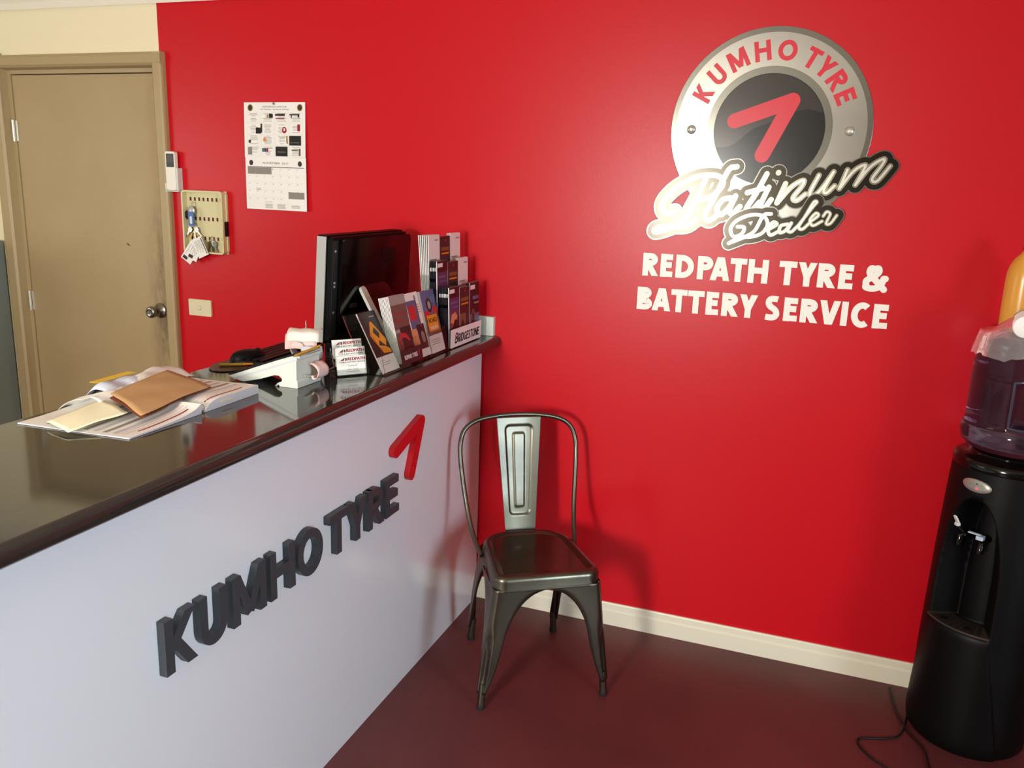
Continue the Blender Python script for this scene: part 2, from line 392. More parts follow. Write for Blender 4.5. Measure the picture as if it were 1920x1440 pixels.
# ================================================================== SETTING
CEIL = 2.40; XL, XR = -3.9, 4.2
DX0, DX1, DH = -2.333, -1.513, 2.056                            # door opening
b = MB(); b.box((XL-.1, FRONT-.1, -.1), (XR+.1, .2, 0), 'floor_paint'); struct('floor', b)
b = MB(); b.box((XL-.1, FRONT-.1, CEIL), (XR+.1, .2, CEIL+.1), 'ceiling_white'); struct('ceiling', b)
b = MB()
b.box((-1.471, 0, 0), (XR, .12, CEIL), 'red_paint')
b.box((DX1+.024, 0, 0), (-1.471, .12, DH+.024), 'cream_paint'); b.box((XL, 0, DH+.024), (-1.471, .12, CEIL), 'cream_paint'); b.box((XL, 0, 0), (DX0-.024, .12, DH+.024), 'cream_paint')
struct('wall_back', b)
b = MB()
for y0, y1, z0, z1 in ((FRONT, -3.42, 0, CEIL), (-3.42, -1.78, 0, .92), (-3.42, -1.78, 2.18, CEIL), (-1.78, .12, 0, CEIL)): b.box((XL-.1, y0, z0), (XL, y1, z1), 'beige_paint')
struct('wall_left', b)
b = MB()
for y0, y1, z0, z1 in ((FRONT, -3.98, 0, CEIL), (-3.98, -2.62, 0, .57), (-3.98, -2.62, 2.13, CEIL), (-2.62, .12, 0, CEIL)): b.box((XR, y0, z0), (XR+.1, y1, z1), 'beige_paint')
struct('wall_right', b)
b = MB()                                                        # street front with a window and a glass door
for x0, x1, z0, z1 in ((XL, -.42, 0, CEIL), (-.42, .38, 0, 1.00), (-.42, .38, 2.00, CEIL), (.38, XR, 0, CEIL)):
    b.box((x0, FRONT-.1, z0), (x1, FRONT, z1), 'beige_paint')
struct('wall_front', b)
def glazed(name, o, u, n, z0, z1):                               # frame and pane in an opening from o along u
    o, u, n = Vector(o), Vector(u), Vector(n); w = u.length; d = u/w; f = .045; b = MB()
    for a, e, p, q in ((0, f, z0, z1), (w-f, w, z0, z1), (f, w-f, z0, z0+f), (f, w-f, z1-f, z1)): b.obox(o+d*a+Z*p, d*(e-a), n*.05, Z*(q-p), 'silver_plastic')
    fr = struct(name, b); g = MB(); g.obox(o+d*f+n*.022+Z*(z0+f), d*(w-2*f), n*.006, Z*(z1-z0-2*f), 'glass'); obj('pane', g, fr)
glazed('window_1', (-.42, FRONT-.08, 0), X*.80, Y, 1.00, 2.00); glazed('window_2', (XL-.08, -3.42, 0), Y*1.64, X, .92, 2.18); glazed('window_3', (XR+.08, -3.98, 0), Y*1.36, -X, .57, 2.13)
# cornice along the back wall
b = MB(); b.prism([(0,0)]+[(-.085+.085*cos(RAD(a)), -.085+.085*sin(RAD(a))) for a in ()]+[(-.008,-.085),(-.02,-.06),(-.045,-.03),(-.075,-.012),(-.095,-.006),(-.095,0)], (XL, 0, CEIL), Y, Z, X*(XR-XL), 'ceiling_white')
b.v = [p+Vector((0, -.0005, -.0005)) for p in b.v]; struct('trim_1', b)
# skirting board on the sign wall
b = MB(); b.prism([(0,0),(0,.09),(-.006,.09),(-.0085,.084),(-.0085,.066),(-.012,.062),(-.013,.058),(-.013,0)], (.001, -.0005, .0), Y, Z, X*(XR-.002), 'trim_cream'); struct('baseboard_back', b)

# door in the back wall
b = MB(); b.box((DX0+.004, .022, .006), (DX1-.004, .062, DH-.006), 'door_beige')
DO, DU, DV = (0, .022, 0), X, Z
b.poly(DO, DU, DV, [(-1.735, 1.335), (-1.728, 1.328), (-1.714, 1.325), (-1.716, 1.330), (-1.730, 1.338)], 'grime')
door = struct('door_1', b, .002)
kn = MB(); kn.lathe([(.033, 0), (.034, .004), (.030, .009), (.013, .012), (.011, .032), (.016, .040), (.0245, .048), (.0265, .058), (.024, .068), (.015, .073), (.0145, .0725), (.006, .073)], (DX1-.052, .022, 1.048), -Y, 'chrome'); obj('knob', kn, door)
for z in (1.81, 1.035):
    h = MB(); h.tube([(DX0-.001, .010, z-.047), (DX0-.001, .010, z+.047)], .0065, 'hinge_plate'); h.box((DX0+.004, .016, z-.045), (DX0+.018, .0215, z+.045), 'hinge_plate'); obj('hinge', h, door)
def jamb(mb, x_in, x_out):                                       # folded steel frame: face, step, rebate
    s = 1 if x_out > x_in else -1; w = abs(x_out-x_in)
    pr = [(-.002,.10),(-.002,.018),(.014,.014),(.018,-.006),(.020,-.022),(.030,-.030),(w-.012,-.030),(w-.003,-.026),(w,-.018),(w,-.0005),(.0235,-.0005),(.0235,.10)]
    mb.prism([(a*s, y) for a, y in pr], (x_in, 0, 0), X, Y, Z*(DH+(w-.002)), 'frame_beige')
b = MB(); jamb(b, DX0+.0, DX0-.086); jamb(b, DX1, DX1+.072)
pr = [(-.002,.10),(-.002,.018),(.014,.014),(.018,-.006),(.020,-.022),(.030,-.031),(.060,-.031),(.070,-.027),(.073,-.018),(.073,-.0005),(.0235,-.0005),(.0235,.10)]
b.prism([(y, a) for a, y in pr], (DX0-.0855, 0, DH), Y, Z, X*(DX1-DX0+.157), 'frame_beige')
fo = struct('trim_2', b)
b = MB(); b.box((DX0-.3, .16, 0), (DX1+.3, .18, 2.2), 'cream_paint'); struct('wall_passage', b)

# ================================================================== RECEPTION COUNTER
CY0 = -2.45; CT = 1.088
cnt = thing('reception_counter', 'white laminate reception counter with grey top running out from the red wall', 'counter', (-.22, -1.22, 0))
b = MB(); b.box((-.018, CY0, 0), (0, -.014, 1.046), 'white_laminate'); obj('front_panel', b, cnt, .0008)
b = MB(); b.box((-.44, CY0, 0), (-.0185, CY0+.018, 1.046), 'white_laminate'); obj('end_panel', b, cnt)
b = MB(); b.box((-.44, -.032, 0), (-.0185, -.014, 1.046), 'white_laminate'); obj('end_panel', b, cnt)
b = MB(); b.box((-.42, CY0+.0185, .60), (-.0185, -.0325, .618), 'white_laminate'); obj('shelf', b, cnt)
b = MB(); r = .020
prof = [(-.497, CT), (-.497, CT-.040)] + [(.053+r*sin(RAD(a)), CT-r-r*cos(RAD(a))) for a in range(0, 181, 10)]
b.prism(prof, (0, CY0-.02, 0), X, Z, Y*(-CY0+.019), 'laminate_grey', False)
wt = obj('worktop', b, None); [setattr(p, 'use_smooth', True) for p in wt.data.polygons if abs(p.normal.y) < .5 and abs(p.normal.z) < .999 and abs(p.normal.x) < .9999]
tag(wt, 'glossy dark grey laminate worktop with rounded front edge on the white counter', 'worktop')

sg = thing('block_lettering', 'raised dark grey block capitals spread across the white counter front', 'lettering', (.0005, -1.23, .64))
for ch, y0, y1 in (('K',-1.732,-1.634),('U',-1.628,-1.535),('M',-1.520,-1.392),('H',-1.381,-1.273),('O',-1.267,-1.146),('T',-1.118,-1.018),('Y',-1.018,-.918),('R',-.911,-.812),('E',-.806,-.716)):
    ov = .003 if ch == 'O' else 0
    obj('letter', raised_letter(ch, y1-y0-.006, .1225+2*ov, .0245, (.0006, y0, .640-ov), Y, Z, X*.0195, 'letter_grey'), sg)
def chevron(p0, p1, p2, t, k=8):
    """outline of a bent arrow with round ends"""
    p0, p1, p2 = map(Vector, (p0, p1, p2)); r = t/2
    d1, d2 = (p1-p0).normalized(), (p2-p1).normalized(); n1, n2 = Vector((-d1.y, d1.x)), Vector((-d2.y, d2.x))
    a1 = atan2(n1.y, n1.x); out = [p0+r*Vector((cos(a1+pi*i/k), sin(a1+pi*i/k))) for i in range(k, -1, -1)]   # round start, from -n1 to +n1
    a2 = atan2(n2.y, n2.x); da = ((a2-a1+pi) % (2*pi))-pi
    out += [p1+r*Vector((cos(a1+da*i/k), sin(a1+da*i/k))) for i in range(k+1)]
    out += [p2+r*Vector((cos(a2-pi*i/k), sin(a2-pi*i/k))) for i in range(k+1)]
    mi = -(n1+n2).normalized(); out.append(p1+mi*r/max(mi.dot(-n1), .2))
    return [tuple(p) for p in out]
b = MB(); b.prism(chevron((-.735,.836), (-.5625,.890), (-.632,.731), .041), (.0006, 0, 0), Y, Z, X*.0195, 'emblem_red')
tag(obj('arrow_emblem', b, None, .0008), 'raised red bent arrow emblem above the end of the grey lettering on the counter', 'emblem')

# ================================================================== WALL SIGN
BX, BZ, BR = .971, 1.848, .3125
sign = thing('round_sign', 'round silver tyre dealer sign with red arrow and script banner on the red wall', 'sign', (BX, -.0005, BZ))
SU, SV = X, Z                                                   # X x Z = -Y: towards the room
def ring(r0, r1, y, mt, k=96):
    mb = MB(); P = [[Vector((BX+r*cos(2*pi*i/k), y, BZ+r*sin(2*pi*i/k))) for i in range(k)] for r in (r0, r1)]
    if r0 > 0: mb.grid(P, mt, False, True)
    else: mb.face(P[1], mt)
    return mb
b = MB(); b.lathe([(BR, 0), (BR, .0028), (BR-.0005, .003)], (BX, -.0003, BZ), -Y, 'silver_mid', 96, smooth=False); obj('rim', b, sign)
b = MB(); b.lathe([(.2955, 0), (.2955, .0004)], (BX, -.0033, BZ), -Y, 'silver_light', 96, smooth=False); obj('band', b, sign)
b = MB(); b.lathe([(.1945, 0), (.1945, .0004)], (BX, -.0037, BZ), -Y, 'silver_mid', 96, smooth=False); obj('inner_rim', b, sign)
b = MB(); b.lathe([(.1725, 0), (.1725, .0004)], (BX, -.0041, BZ), -Y, 'sign_black', 96, smooth=False)
mat('sign_gloss', '35322d', .22, .35, spec=.6)
arcp = [(.1705*cos(RAD(a)), .1705*sin(RAD(a))) for a in range(200, 18, -4)] + spline([(.162, .052), (.10, .062), (.02, .028), (-.05, .0), (-.11, -.05), (-.160, -.058)], 6)
b.poly((BX, -.0045, BZ), SU, SV, [tuple(p) for p in arcp], 'sign_gloss', .0001); obj('centre_disc', b, sign)
b = MB(); b.prism(chevron((-.108,.026), (.066,.089), (-.0115,-.080), .047), (BX, -.0045, BZ), X, Z, -Y*.002, 'sign_red'); obj('arrow', b, sign)
for ch, ang, w in (('K',152.5,.044),('U',136,.046),('M',118,.060),('H',99.5,.050),('O',81.5,.058),('T',62.5,.044),('Y',50.5,.046),('R',37.5,.046),('E',24.5,.038)):
    a = RAD(ang); rad = Vector((cos(a), 0, sin(a))); tan = Vector((sin(a), 0, -cos(a)))
    o = Vector((BX, -.0038, BZ)) + rad*.2115 - tan*(w/2)
    obj('letter', raised_letter(ch, w, .062, .0138, o, tan, rad, -Y*.0008, 'sign_red'), sign)
for s in (-1, 1):
    b = MB(); b.lathe([(.0150, 0), (.0140, .004), (.010, .007), (.004, .0085)], (BX+s*.2455, -.0037, BZ-.002), -Y, 'script_light', 24); obj('rivet', b, sign)
PLAT = [[(.692,1.578),(.655,1.572),(.648,1.606),(.689,1.656),(.76,1.695),(.824,1.699),(.844,1.673),(.811,1.633),(.757,1.615)],[(.788,1.693),(.757,1.615),(.721,1.547),(.671,1.518),(.63,1.506),(.632,1.519),(.67,1.527),(.732,1.531),(.765,1.553)],
 [(.884,1.73),(.858,1.718),(.821,1.631),(.794,1.571),(.809,1.553),(.839,1.577)],[(.875,1.629),(.849,1.623),(.831,1.595),(.844,1.573),(.869,1.597),(.888,1.636),(.872,1.59),(.884,1.579),(.905,1.603)],
 [(.981,1.71),(.954,1.649),(.926,1.595),(.942,1.59),(.966,1.619)],[(.925,1.648),(.974,1.664)],[(.991,1.668),(.976,1.628),(.968,1.603),(.983,1.601),(1.002,1.629)],[(1.017,1.715),(1.0165,1.714)],
 [(1.042,1.681),(1.021,1.619)],[(1.021,1.619),(1.061,1.671),(1.095,1.693),(1.094,1.676),(1.07,1.638),(1.082,1.629),(1.106,1.65)],[(1.141,1.71),(1.12,1.657),(1.128,1.644),(1.151,1.665),(1.184,1.722)],[(1.184,1.722),(1.161,1.667),(1.17,1.656),(1.191,1.679)],
 [(1.224,1.729),(1.206,1.67)],[(1.206,1.67),(1.243,1.726),(1.273,1.745),(1.271,1.729),(1.252,1.683)],[(1.252,1.683),(1.29,1.74),(1.325,1.764),(1.323,1.747),(1.299,1.704),(1.314,1.697),(1.346,1.743)]]
DEAL = [[(1.007,1.583),(.983,1.577),(.961,1.528),(.932,1.506),(.882,1.482)],[(.88,1.481),(.914,1.502),(.95,1.506),(.984,1.52),(.999,1.55),(.983,1.575),(.943,1.577),(.9,1.557),(.882,1.529),(.894,1.504),(.92,1.515),(.925,1.536),(.904,1.537)],
 [(1.003,1.533),(1.028,1.55),(1.016,1.557),(1.002,1.537),(1.011,1.515),(1.038,1.53)],[(1.062,1.553),(1.041,1.546),(1.039,1.525),(1.056,1.531),(1.073,1.557),(1.064,1.533),(1.076,1.529),(1.091,1.546)],
 [(1.091,1.544),(1.133,1.61),(1.144,1.626),(1.134,1.625),(1.113,1.58),(1.097,1.546),(1.109,1.539),(1.128,1.559)],[(1.13,1.563),(1.153,1.584),(1.144,1.591),(1.129,1.568),(1.14,1.552),(1.166,1.567)],[(1.168,1.583),(1.177,1.597),(1.188,1.59),(1.179,1.561),(1.192,1.561),(1.208,1.587)]]
for strokes, w in ((PLAT, .017), (DEAL, .0115)):
    b = MB(); y = -.0072 - (.0026 if strokes is DEAL else 0)
    for lay, (t, mt) in enumerate(((w+.036, 'silver_mid'), (w+.030, 'script_dark'), (w, 'script_silver'), (w*.42, 'script_light'))):
        brushed(b, strokes, t, y-lay*.0004, mt)
    obj('script_banner', b, sign)

def text_line(name, label, spans, z, h, t):
    g = thing(name, label, 'lettering', ((spans[0][1]+spans[-1][2])/2, 0, z))
    for ch, a, e in spans:
        ov = .002 if ch in 'OCS&' else 0
        obj('letter', raised_letter(ch, e-a, h+2*ov, t, (a, -.0004, z-ov), X, Z, -Y*.0035, 'sign_white'), g)
text_line('wall_lettering', 'upper line of white capitals under the round sign on the red wall',
 [('R',.594,.649),('E',.656,.699),('D',.709,.771),('P',.783,.835),('A',.827,.892),('T',.892,.946),('H',.951,1.016),('T',1.050,1.106),('Y',1.110,1.168),('R',1.172,1.228),('E',1.237,1.281),('&',1.311,1.386)], 1.354, .079, .0200)
text_line('wall_lettering', 'lower line of white capitals under the round sign on the red wall',
 [('B',.582,.636),('A',.636,.701),('T',.701,.757),('T',.759,.815),('E',.822,.865),('R',.875,.931),('Y',.933,.992),('S',1.017,1.066),('E',1.078,1.122),('R',1.131,1.187),('V',1.190,1.253),('I',1.258,1.277),('C',1.288,1.347),('E',1.354,1.399)], 1.235, .079, .0200)

# ================================================================== CHAIR
def chair():
    th = RAD(33.9); root = thing('metal_chair', 'gunmetal pressed steel cafe chair in the corner beside the white counter', 'chair', (.361, -.409, 0), th)
    Wm = W(root); L = lambda x, y, z: Wm @ Vector((x, y, z))      # X across, -Y front
    G = 'gunmetal'
    def outline(k=8):
        pts = []
        for cx, cy, r, a0 in ((.178-.045, -.222+.045, .045, -90), (.160-.115, .150-.115, .115, 0), (-.160+.115, .150-.115, .115, 90), (-.178+.045, -.222+.045, .045, 180)):
            pts += [Vector((cx+r*cos(RAD(a0+90*i/k)), cy+r*sin(RAD(a0+90*i/k)))) for i in range(k+1)]
        return pts
    OL = outline()
    def inset(d):
        n = len(OL); out = []
        for i in range(n):
            t = (OL[(i+1) % n]-OL[i-1]).normalized(); nn = Vector((-t.y, t.x)); out.append(OL[i]+nn*d)
        return out
    b = MB(); rows = []
    for d, z in ((-.001, .404), (-.0015, .406), (0, .410), (0, .436), (.002, .444), (.006, .4495), (.012, .4525), (.019, .4535), (.024, .453), (.028, .4508), (.033, .4488), (.038, .448)):
        rows.append([L(p.x, p.y, z) for p in inset(d)])
    b.grid(rows, G, True, True); b.face(rows[-1], G); obj('seat', b, root, solid=.0015)
    # legs: folded sheet, wide under the seat and closing to a round foot
    for sx in (-1, 1):
        for fr in (True, False):
            b = MB(); rows = []; sy = -1 if fr else 1
            topx, topy = (.177, -.221) if fr else (.158, .148)
            botx, boty = (.222, -.228) if fr else (.171, .226)
            midy = -.036                                           # where front and rear arches meet on the side
            zs = [.412, .405, .398, .39, .38, .37, .355, .34, .32, .30, .285, .27, .25, .22, .19, .16, .13, .10, .08, .065, .055]
            for z in zs:
                t = (.412-z)/.357; cx, cy = topx+(botx-topx)*t, topy+(boty-topy)*t
                e = sqrt(max(0, 1-((z-.15)/.252)**2)) if z > .15 else 1.0
                low = min(1, max(0, (.20-z)/.145))
                inx = .150*e if z > .15 else .150
                wa = max(cx-inx-.0, .0); wa = (wa*(1-low)+.026*low) if z < .20 else wa
                hs = abs(cy-midy); iny = (hs-.045)*e if z > .15 else hs-.045
                wb = max(hs-iny, .0); wb = (wb*(1-low)+.026*low) if z < .20 else wb
                q = min(1, max(0, (.295-z)/.10)); q2 = min(1, max(0, (z-.055)/.03))
                rc = (.022 if fr else .05*(1-t)+.02*t)
                ch = rc*(1-q)+.021*q; ch = min(ch, .7*wa, .7*wb); hol = .0075*q*q2
                P = []
                corner = lambda a, bb: (cx-a, cy-sy*bb)            # a along the front inwards, bb along the side inwards
                P.append(corner(wa-.001, .007)); P.append(corner(wa, .0015)); P.append(corner(wa-.003, 0))
                for u in (.75, .5, .25): P.append(corner(ch+(wa-.003-ch)*u, 0))
                # corner piece: arc blended into a hollow facet
                for i in range(7):
                    an = i/6*pi/2
                    ar = (ch*(1-sin(an)), ch*(1-cos(an))); fl = (ch*(1-i/6), ch*(i/6)); dd = hol*sin(pi*i/6)
                    P.append(corner(ar[0]*(1-q)+(fl[0]+dd)*q, ar[1]*(1-q)+(fl[1]+dd)*q))
                for u in (.25, .5, .75): P.append(corner(0, ch+(wb-.003-ch)*u))
                P.append(corner(0, wb-.003)); P.append(corner(.0015, wb)); P.append(corner(.007, wb-.001))
                rows.append([L(sx*p[0], p[1], z) for p in P])
            b.grid(rows, G, True); lg = obj('leg', b, root, solid=.0014)
            f = MB(); fx, fy = (.209, -.214) if fr else (.159, .213)
            f.tube([L(sx*(fx-.006), fy-sy*.006, .085), L(sx*(fx-.003), fy-sy*.003, .055), L(sx*fx, fy, .012)], [.0115, .0125, .0125], G, 14); obj('leg_tube', f, lg)
            f = MB(); f.lathe([(.0135, 0), (.0142, .004), (.0140, .013), (.0128, .016)], L(sx*fx, fy, 0), Z, 'rubber', 16); obj('rubber_foot', f, lg)
    half = [(-.166,.028,.418),(-.172,.055,.430),(-.184,.105,.468),(-.194,.150,.530),(-.205,.186,.620),(-.2125,.212,.705),(-.211,.225,.760),(-.195,.237,.803),(-.155,.2435,.832),(-.085,.248,.8465),(0,.2495,.851)]
    path = half + [(-x, y, z) for x, y, z in half[-2::-1]]
    b = MB(); b.tube([L(*p) for p in spline(path, 5)], .0085, G, 12); obj('back_hoop', b, root)
    b = MB(); rows = []; nu, nv = 70, 110
    def sd(u, v, hu, v0, v1, r):                                  # signed distance to a round-cornered panel
        qx = abs(u)-(hu-r); qy = abs(v-(v0+v1)/2)-((v1-v0)/2-r)
        return sqrt(max(qx, 0)**2+max(qy, 0)**2)+min(max(qx, qy), 0)-r
    st = lambda x: 1/(1+math.exp(-max(-40, min(40, x))))
    for j in range(nv+1):
        v = j/nv; z = .438+(.8445-.438)*v; y = .155+.2*(z-.438); hw = .0545+(.0815-.0545)*v; row = []
        for i in range(nu+1):
            u = (i/nu*2-1)*hw; d1 = sd(u, v*.41, hw*.645, .062, .381, .018); d2 = sd(u, v*.41, hw*.27, .09, .352, .008)
            h = -.0035*st(-d1/.0011)+.0012*math.exp(-(d1/.0022)**2)+.0030*st(-d2/.001)+.0
            row.append(L(u, y+.010*(1-(u/hw)**2)*.35-h, z))
        rows.append(row)
    b.grid(rows, G, True); obj('back_splat', b, root, solid=.0014)
    return root
chair()

# ================================================================== WATER COOLER
AX, AY, PHI = 1.772, -.190, -128.0
def water_cooler():
    root = thing('water_cooler', 'tall black round-bodied water cooler standing against the red wall', 'water cooler', (AX, AY, 0))
    def Rb(z):
        K = [(0,.158),(.012,.166),(.05,.170),(.3,.169),(.6,.163),(.80,.157),(.888,.153)]
        for (a, r), (e, q) in zip(K, K[1:]):
            if z <= e: return r+(q-r)*(z-a)/(e-a)
        return K[-1][1]
    def pmax(z):
        if z < .40 or z > .806: return 0
        return 34.5 if z < .52 else 34.5*sqrt(max(0, 1-((z-.52)/.286)**2))**.9
    phis = [i*1.0 for i in range(-75, 76)] + [i*5.0 for i in range(16, 57)]
    zs = [0,.004,.012,.03,.05] + [.05+.35*i/24 for i in range(1, 25)] + [.402+.404*i/110 for i in range(111)] + [.82,.84,.86,.875,.884,.888]
    b = MB(); rows = []
    for z in zs:
        row = []
        for p in phis:
            r = Rb(z); pm = pmax(z)
            if abs(p) < pm:
                d = min((pm-abs(p))*.0029, (z-.398)*2+.0); r -= min(.085, d*6) if d > 0 else 0
            if z < .398:
                wdt = 35+max(0, (.36-z))*70
                if abs(p) < wdt: r += .006
            a = RAD(PHI+p); row.append(Vector((AX+r*cos(a), AY+r*sin(a), z)))
        rows.append(row)
    b.grid(rows, 'black_plastic', True, True); b.face(rows[0][::-1], 'black_plastic'); b.face(rows[-1], 'black_plastic'); obj('body', b, root)
    b = MB(); b.lathe([(.1535,.8885),(.155,.892),(.1545,.906),(.150,.914),(.142,.918),(.116,.919),(.113,.930),(.107,.936),(.098,.936),(.096,.925),(.02,.922)], (AX, AY, 0), Z, 'black_gloss', 72); obj('top_cap', b, root)
    # drip tray with its slotted grate
    b = MB(); ph = [RAD(PHI+p) for p in range(-34, 35, 2)]
    out = [Vector((AX+.1735*cos(a), AY+.1735*sin(a), .398)) for a in ph]; inn = [Vector((AX+.092*cos(a), AY+.092*sin(a), .398)) for a in ph]
    rows = [inn, [p+Z*.006 for p in inn], [p+Z*.006 for p in out], out]; b.grid(rows, 'grate', False)
    tr = obj('drip_tray', b, root)
    b = MB()
    F = Vector((cos(RAD(PHI)), sin(RAD(PHI)), 0)); S = Vector((-F.y, F.x, 0)); o = Vector((AX, AY, .4044))
    for i in range(8):
        rr = .105+i*.0085; ww = 30
        for p0 in range(-28, 28, 7):
            a0, a1 = RAD(PHI+p0+.8), RAD(PHI+p0+6.2)
            b.face([Vector((AX+q*cos(a), AY+q*sin(a), .4046)) for q, a in ((rr, a0), (rr, a1), (rr+.0045, a1), (rr+.0045, a0))][::-1], 'black_niche')
    for s in (-.045, .028): b.disc(o, F, S, .138, s, .010, .012, 'black_niche', .0006)
    obj('grate', b, tr)
    for ph, mt, up_, lab in ((-25, 'lever_white', 1, 'white tap lever tilted upward'), (8, 'lever_blue', 0, 'pale blue tap lever lying level')):
        a = RAD(PHI+ph); d = Vector((cos(a), sin(a), 0)); s = Vector((-d.y, d.x, 0)); base = Vector((AX, AY, .672))+d*.088
        b = MB(); b.tube([base-d*.02, base+d*.02, base+d*.034-Z*.006, base+d*.036-Z*.034], [.012, .012, .011, .010], 'black_gloss', 14); tp = obj('tap', b, root)
        l = MB()
        if up_: q = base+d*.046+Z*.028; l.obox(q-s*.009, s*.018, Z*.010, d*.012, mt); l.obox(q-s*.014+Z*.010+d*.010, s*.028, Z*.022+d*.014, Z*.003-d*.004, mt); l.tube([base+d*.02, q+d*.005], .004, 'dark_grey_plastic', 8)
        else: q = base+d*.036+Z*.012; l.obox(q-s*.010, s*.020, d*.020, Z*.012, mt); l.obox(q-s*.009-s*.028+Z*.010, s*.036, d*.010, Z*.004+s*0, mt)
        lo = obj('lever', l, tp, .0012); lo['label'] = lab
    b = MB()                                                        # oval badge with indicator lamp, bent round the body
    def on_body(p, z, lift):
        r = Rb(z)+lift; a = RAD(PHI+p); return Vector((AX+r*cos(a), AY+r*sin(a), z))
    rings = []
    for q in (0.02, .5, .9, 1.0): rings.append([on_body(-3+16.5*q*cos(t), .846+.019*q*sin(t), .0035 if q < .95 else .0005) for t in [2*pi*i/40 for i in range(40)]])
    b.grid(rings, 'badge_silver', True, True); b.face(rings[0], 'badge_silver'); bd = obj('indicator_badge', b, root)
    b = MB(); rg = [[on_body(-1.0+1.3*q*cos(t), .839+.0033*q*sin(t), .0055-.002*q) for t in [2*pi*i/14 for i in range(14)]] for q in (.05, 1)]
    b.grid(rg, 'led_red', True, True); b.face(rg[0], 'led_red'); obj('lamp', b, bd)
    b = MB(); rg = [[on_body(-1.5+.9*q*cos(t), .853+.0022*q*sin(t), .0050-.001*q) for t in [2*pi*i/14 for i in range(14)]] for q in (.05, 1)]
    b.grid(rg, 'dark_grey_plastic', True, True); b.face(rg[0], 'dark_grey_plastic'); obj('lens', b, bd)
    cp = [(1.70,-.075,.02),(1.62,-.14,.006),(1.579,-.307,.004),(1.528,-.356,.004),(1.461,-.382,.004),(1.448,-.408,.004),(1.465,-.445,.004),(1.493,-.48,.004),(1.526,-.506,.004),(1.60,-.56,.004),(1.68,-.56,.004),(1.66,-.50,.0045),(1.645,-.457,.0045),(1.641,-.381,.0045),(1.622,-.329,.0045),(1.600,-.290,.0045),(1.575,-.2,.0045),(1.56,-.05,.008)]
    b = MB(); b.tube(spline(cp, 6), .0035, 'cord_black', 8); obj('power_cord', b, root)
    return root
water_cooler()
def bottle():
    root = thing('water_bottle', 'large blue tinted water bottle upturned on the black cooler', 'bottle', (AX, AY, .936))
    prof = [(.050,.925),(.060,.937),(.105,.9375),(.128,.945),(.144,.962),(.1485,.985),(.1475,1.003),(.142,1.015),(.1405,1.03),(.1405,1.150),(.1395,1.160),(.1390,1.165),(.1400,1.172),(.1385,1.222),(.1400,1.230),(.1370,1.240),(.134,1.262),(.126,1.272),(.10,1.275),(.05,1.269)]
    K = 96; rows = []; ap = -82                                      # the grip recess faces the room
    for r, z in prof:
        row = []
        for i in range(K):
            a = 360*i/K; da = abs((a-ap+180) % 360-180); rr = r
            row.append((a, rr, z, da))
        rows.append(row)
    b = MB(); fine = []
    for (r0, z0), (r1, z1) in zip(prof, prof[1:]):
        n = max(1, int((z1-z0)/.006)) if z1 > z0 else 1
        for j in range(n): t = j/n; fine.append((r0+(r1-r0)*t, z0+(z1-z0)*t))
    fine.append(prof[-1]); P = []
    for r, z in fine:
        row = []
        for i in range(K*2):
            a = 360*i/(K*2); da = abs((a-ap+180) % 360-180); rr = r
            if da < 30 and 1.025 < z < 1.165: rr -= .035*min(1, (30-da)/5)*min(1, (z-1.025)/.018)*min(1, (1.165-z)/.018)
            row.append(Vector((AX+rr*cos(RAD(a)), AY+rr*sin(RAD(a)), z)))
        P.append(row)
    b.grid(P, 'bottle_blue', True, True); b.face(P[0][::-1], 'bottle_blue'); b.face(P[-1], 'bottle_blue'); obj('shell', b, root)
    b = MB(); a0 = RAD(ap); e = Vector((cos(a0), sin(a0), 0)); b.tube(spline([Vector((AX, AY, 1.035))+e*.100, Vector((AX, AY, 1.05))+e*.134, Vector((AX, AY, 1.09))+e*.139, Vector((AX, AY, 1.14))+e*.134, Vector((AX, AY, 1.158))+e*.100], 6), .013, 'bottle_blue', 12); obj('handle', b, root)
    b = MB(); E_ = [Vector((AX+.1395*cos(RAD(ap+q)), AY+.1395*sin(RAD(ap+q)), z)) for q, z in [(-29, 1.03), (-29, 1.06), (-29, 1.13), (-29, 1.16), (-20, 1.164), (-8, 1.165), (8, 1.165), (20, 1.164), (29, 1.16), (29, 1.13), (29, 1.06), (29, 1.03), (20, 1.026), (0, 1.025), (-20, 1.026)]]
    b.tube(E_, .0045, 'bottle_edge', 8, closed=True); obj('grip_rim', b, root)
bottle()
jx, jy = 1.738, -.132
jb = thing('juice_bottle', 'orange juice bottle with black cap on top of the big water bottle', 'bottle', (jx, jy, 1.277))
b = MB(); b.lathe([(.030,1.2775),(.043,1.280),(.0485,1.290),(.0495,1.33),(.0495,1.425),(.0480,1.450),(.0430,1.470),(.033,1.490),(.022,1.503),(.0150,1.512),(.0145,1.520)], (jx, jy, 0), Z, 'juice', 40); obj('body', b, jb)
b = MB(); b.lathe([(.0165,1.516),(.0172,1.518),(.0172,1.536),(.016,1.538)], (jx, jy, 0), Z, 'black_plastic', 28); obj('cap', b, jb)
b = MB(); rows = [[Vector((jx+.0499*cos(RAD(a)), jy+.0499*sin(RAD(a)), z)) for a in range(-75, 60, 5)] for z in (1.35, 1.425)]; b.grid(rows, 'juice_label', True)
for a, z, s in ((-72, 1.388, .006), (-66, 1.384, .005), (-60, 1.39, .006), (-52, 1.387, .005)):
    b.face([Vector((jx+.0502*cos(RAD(a+q*6)), jy+.0502*sin(RAD(a+q*6)), z+w)) for q, w in ((0,-s),(.6,-s*.6),(1,0),(.5,s),(-.2,s*.4))], 'ink_red')
obj('label_sleeve', b, jb)
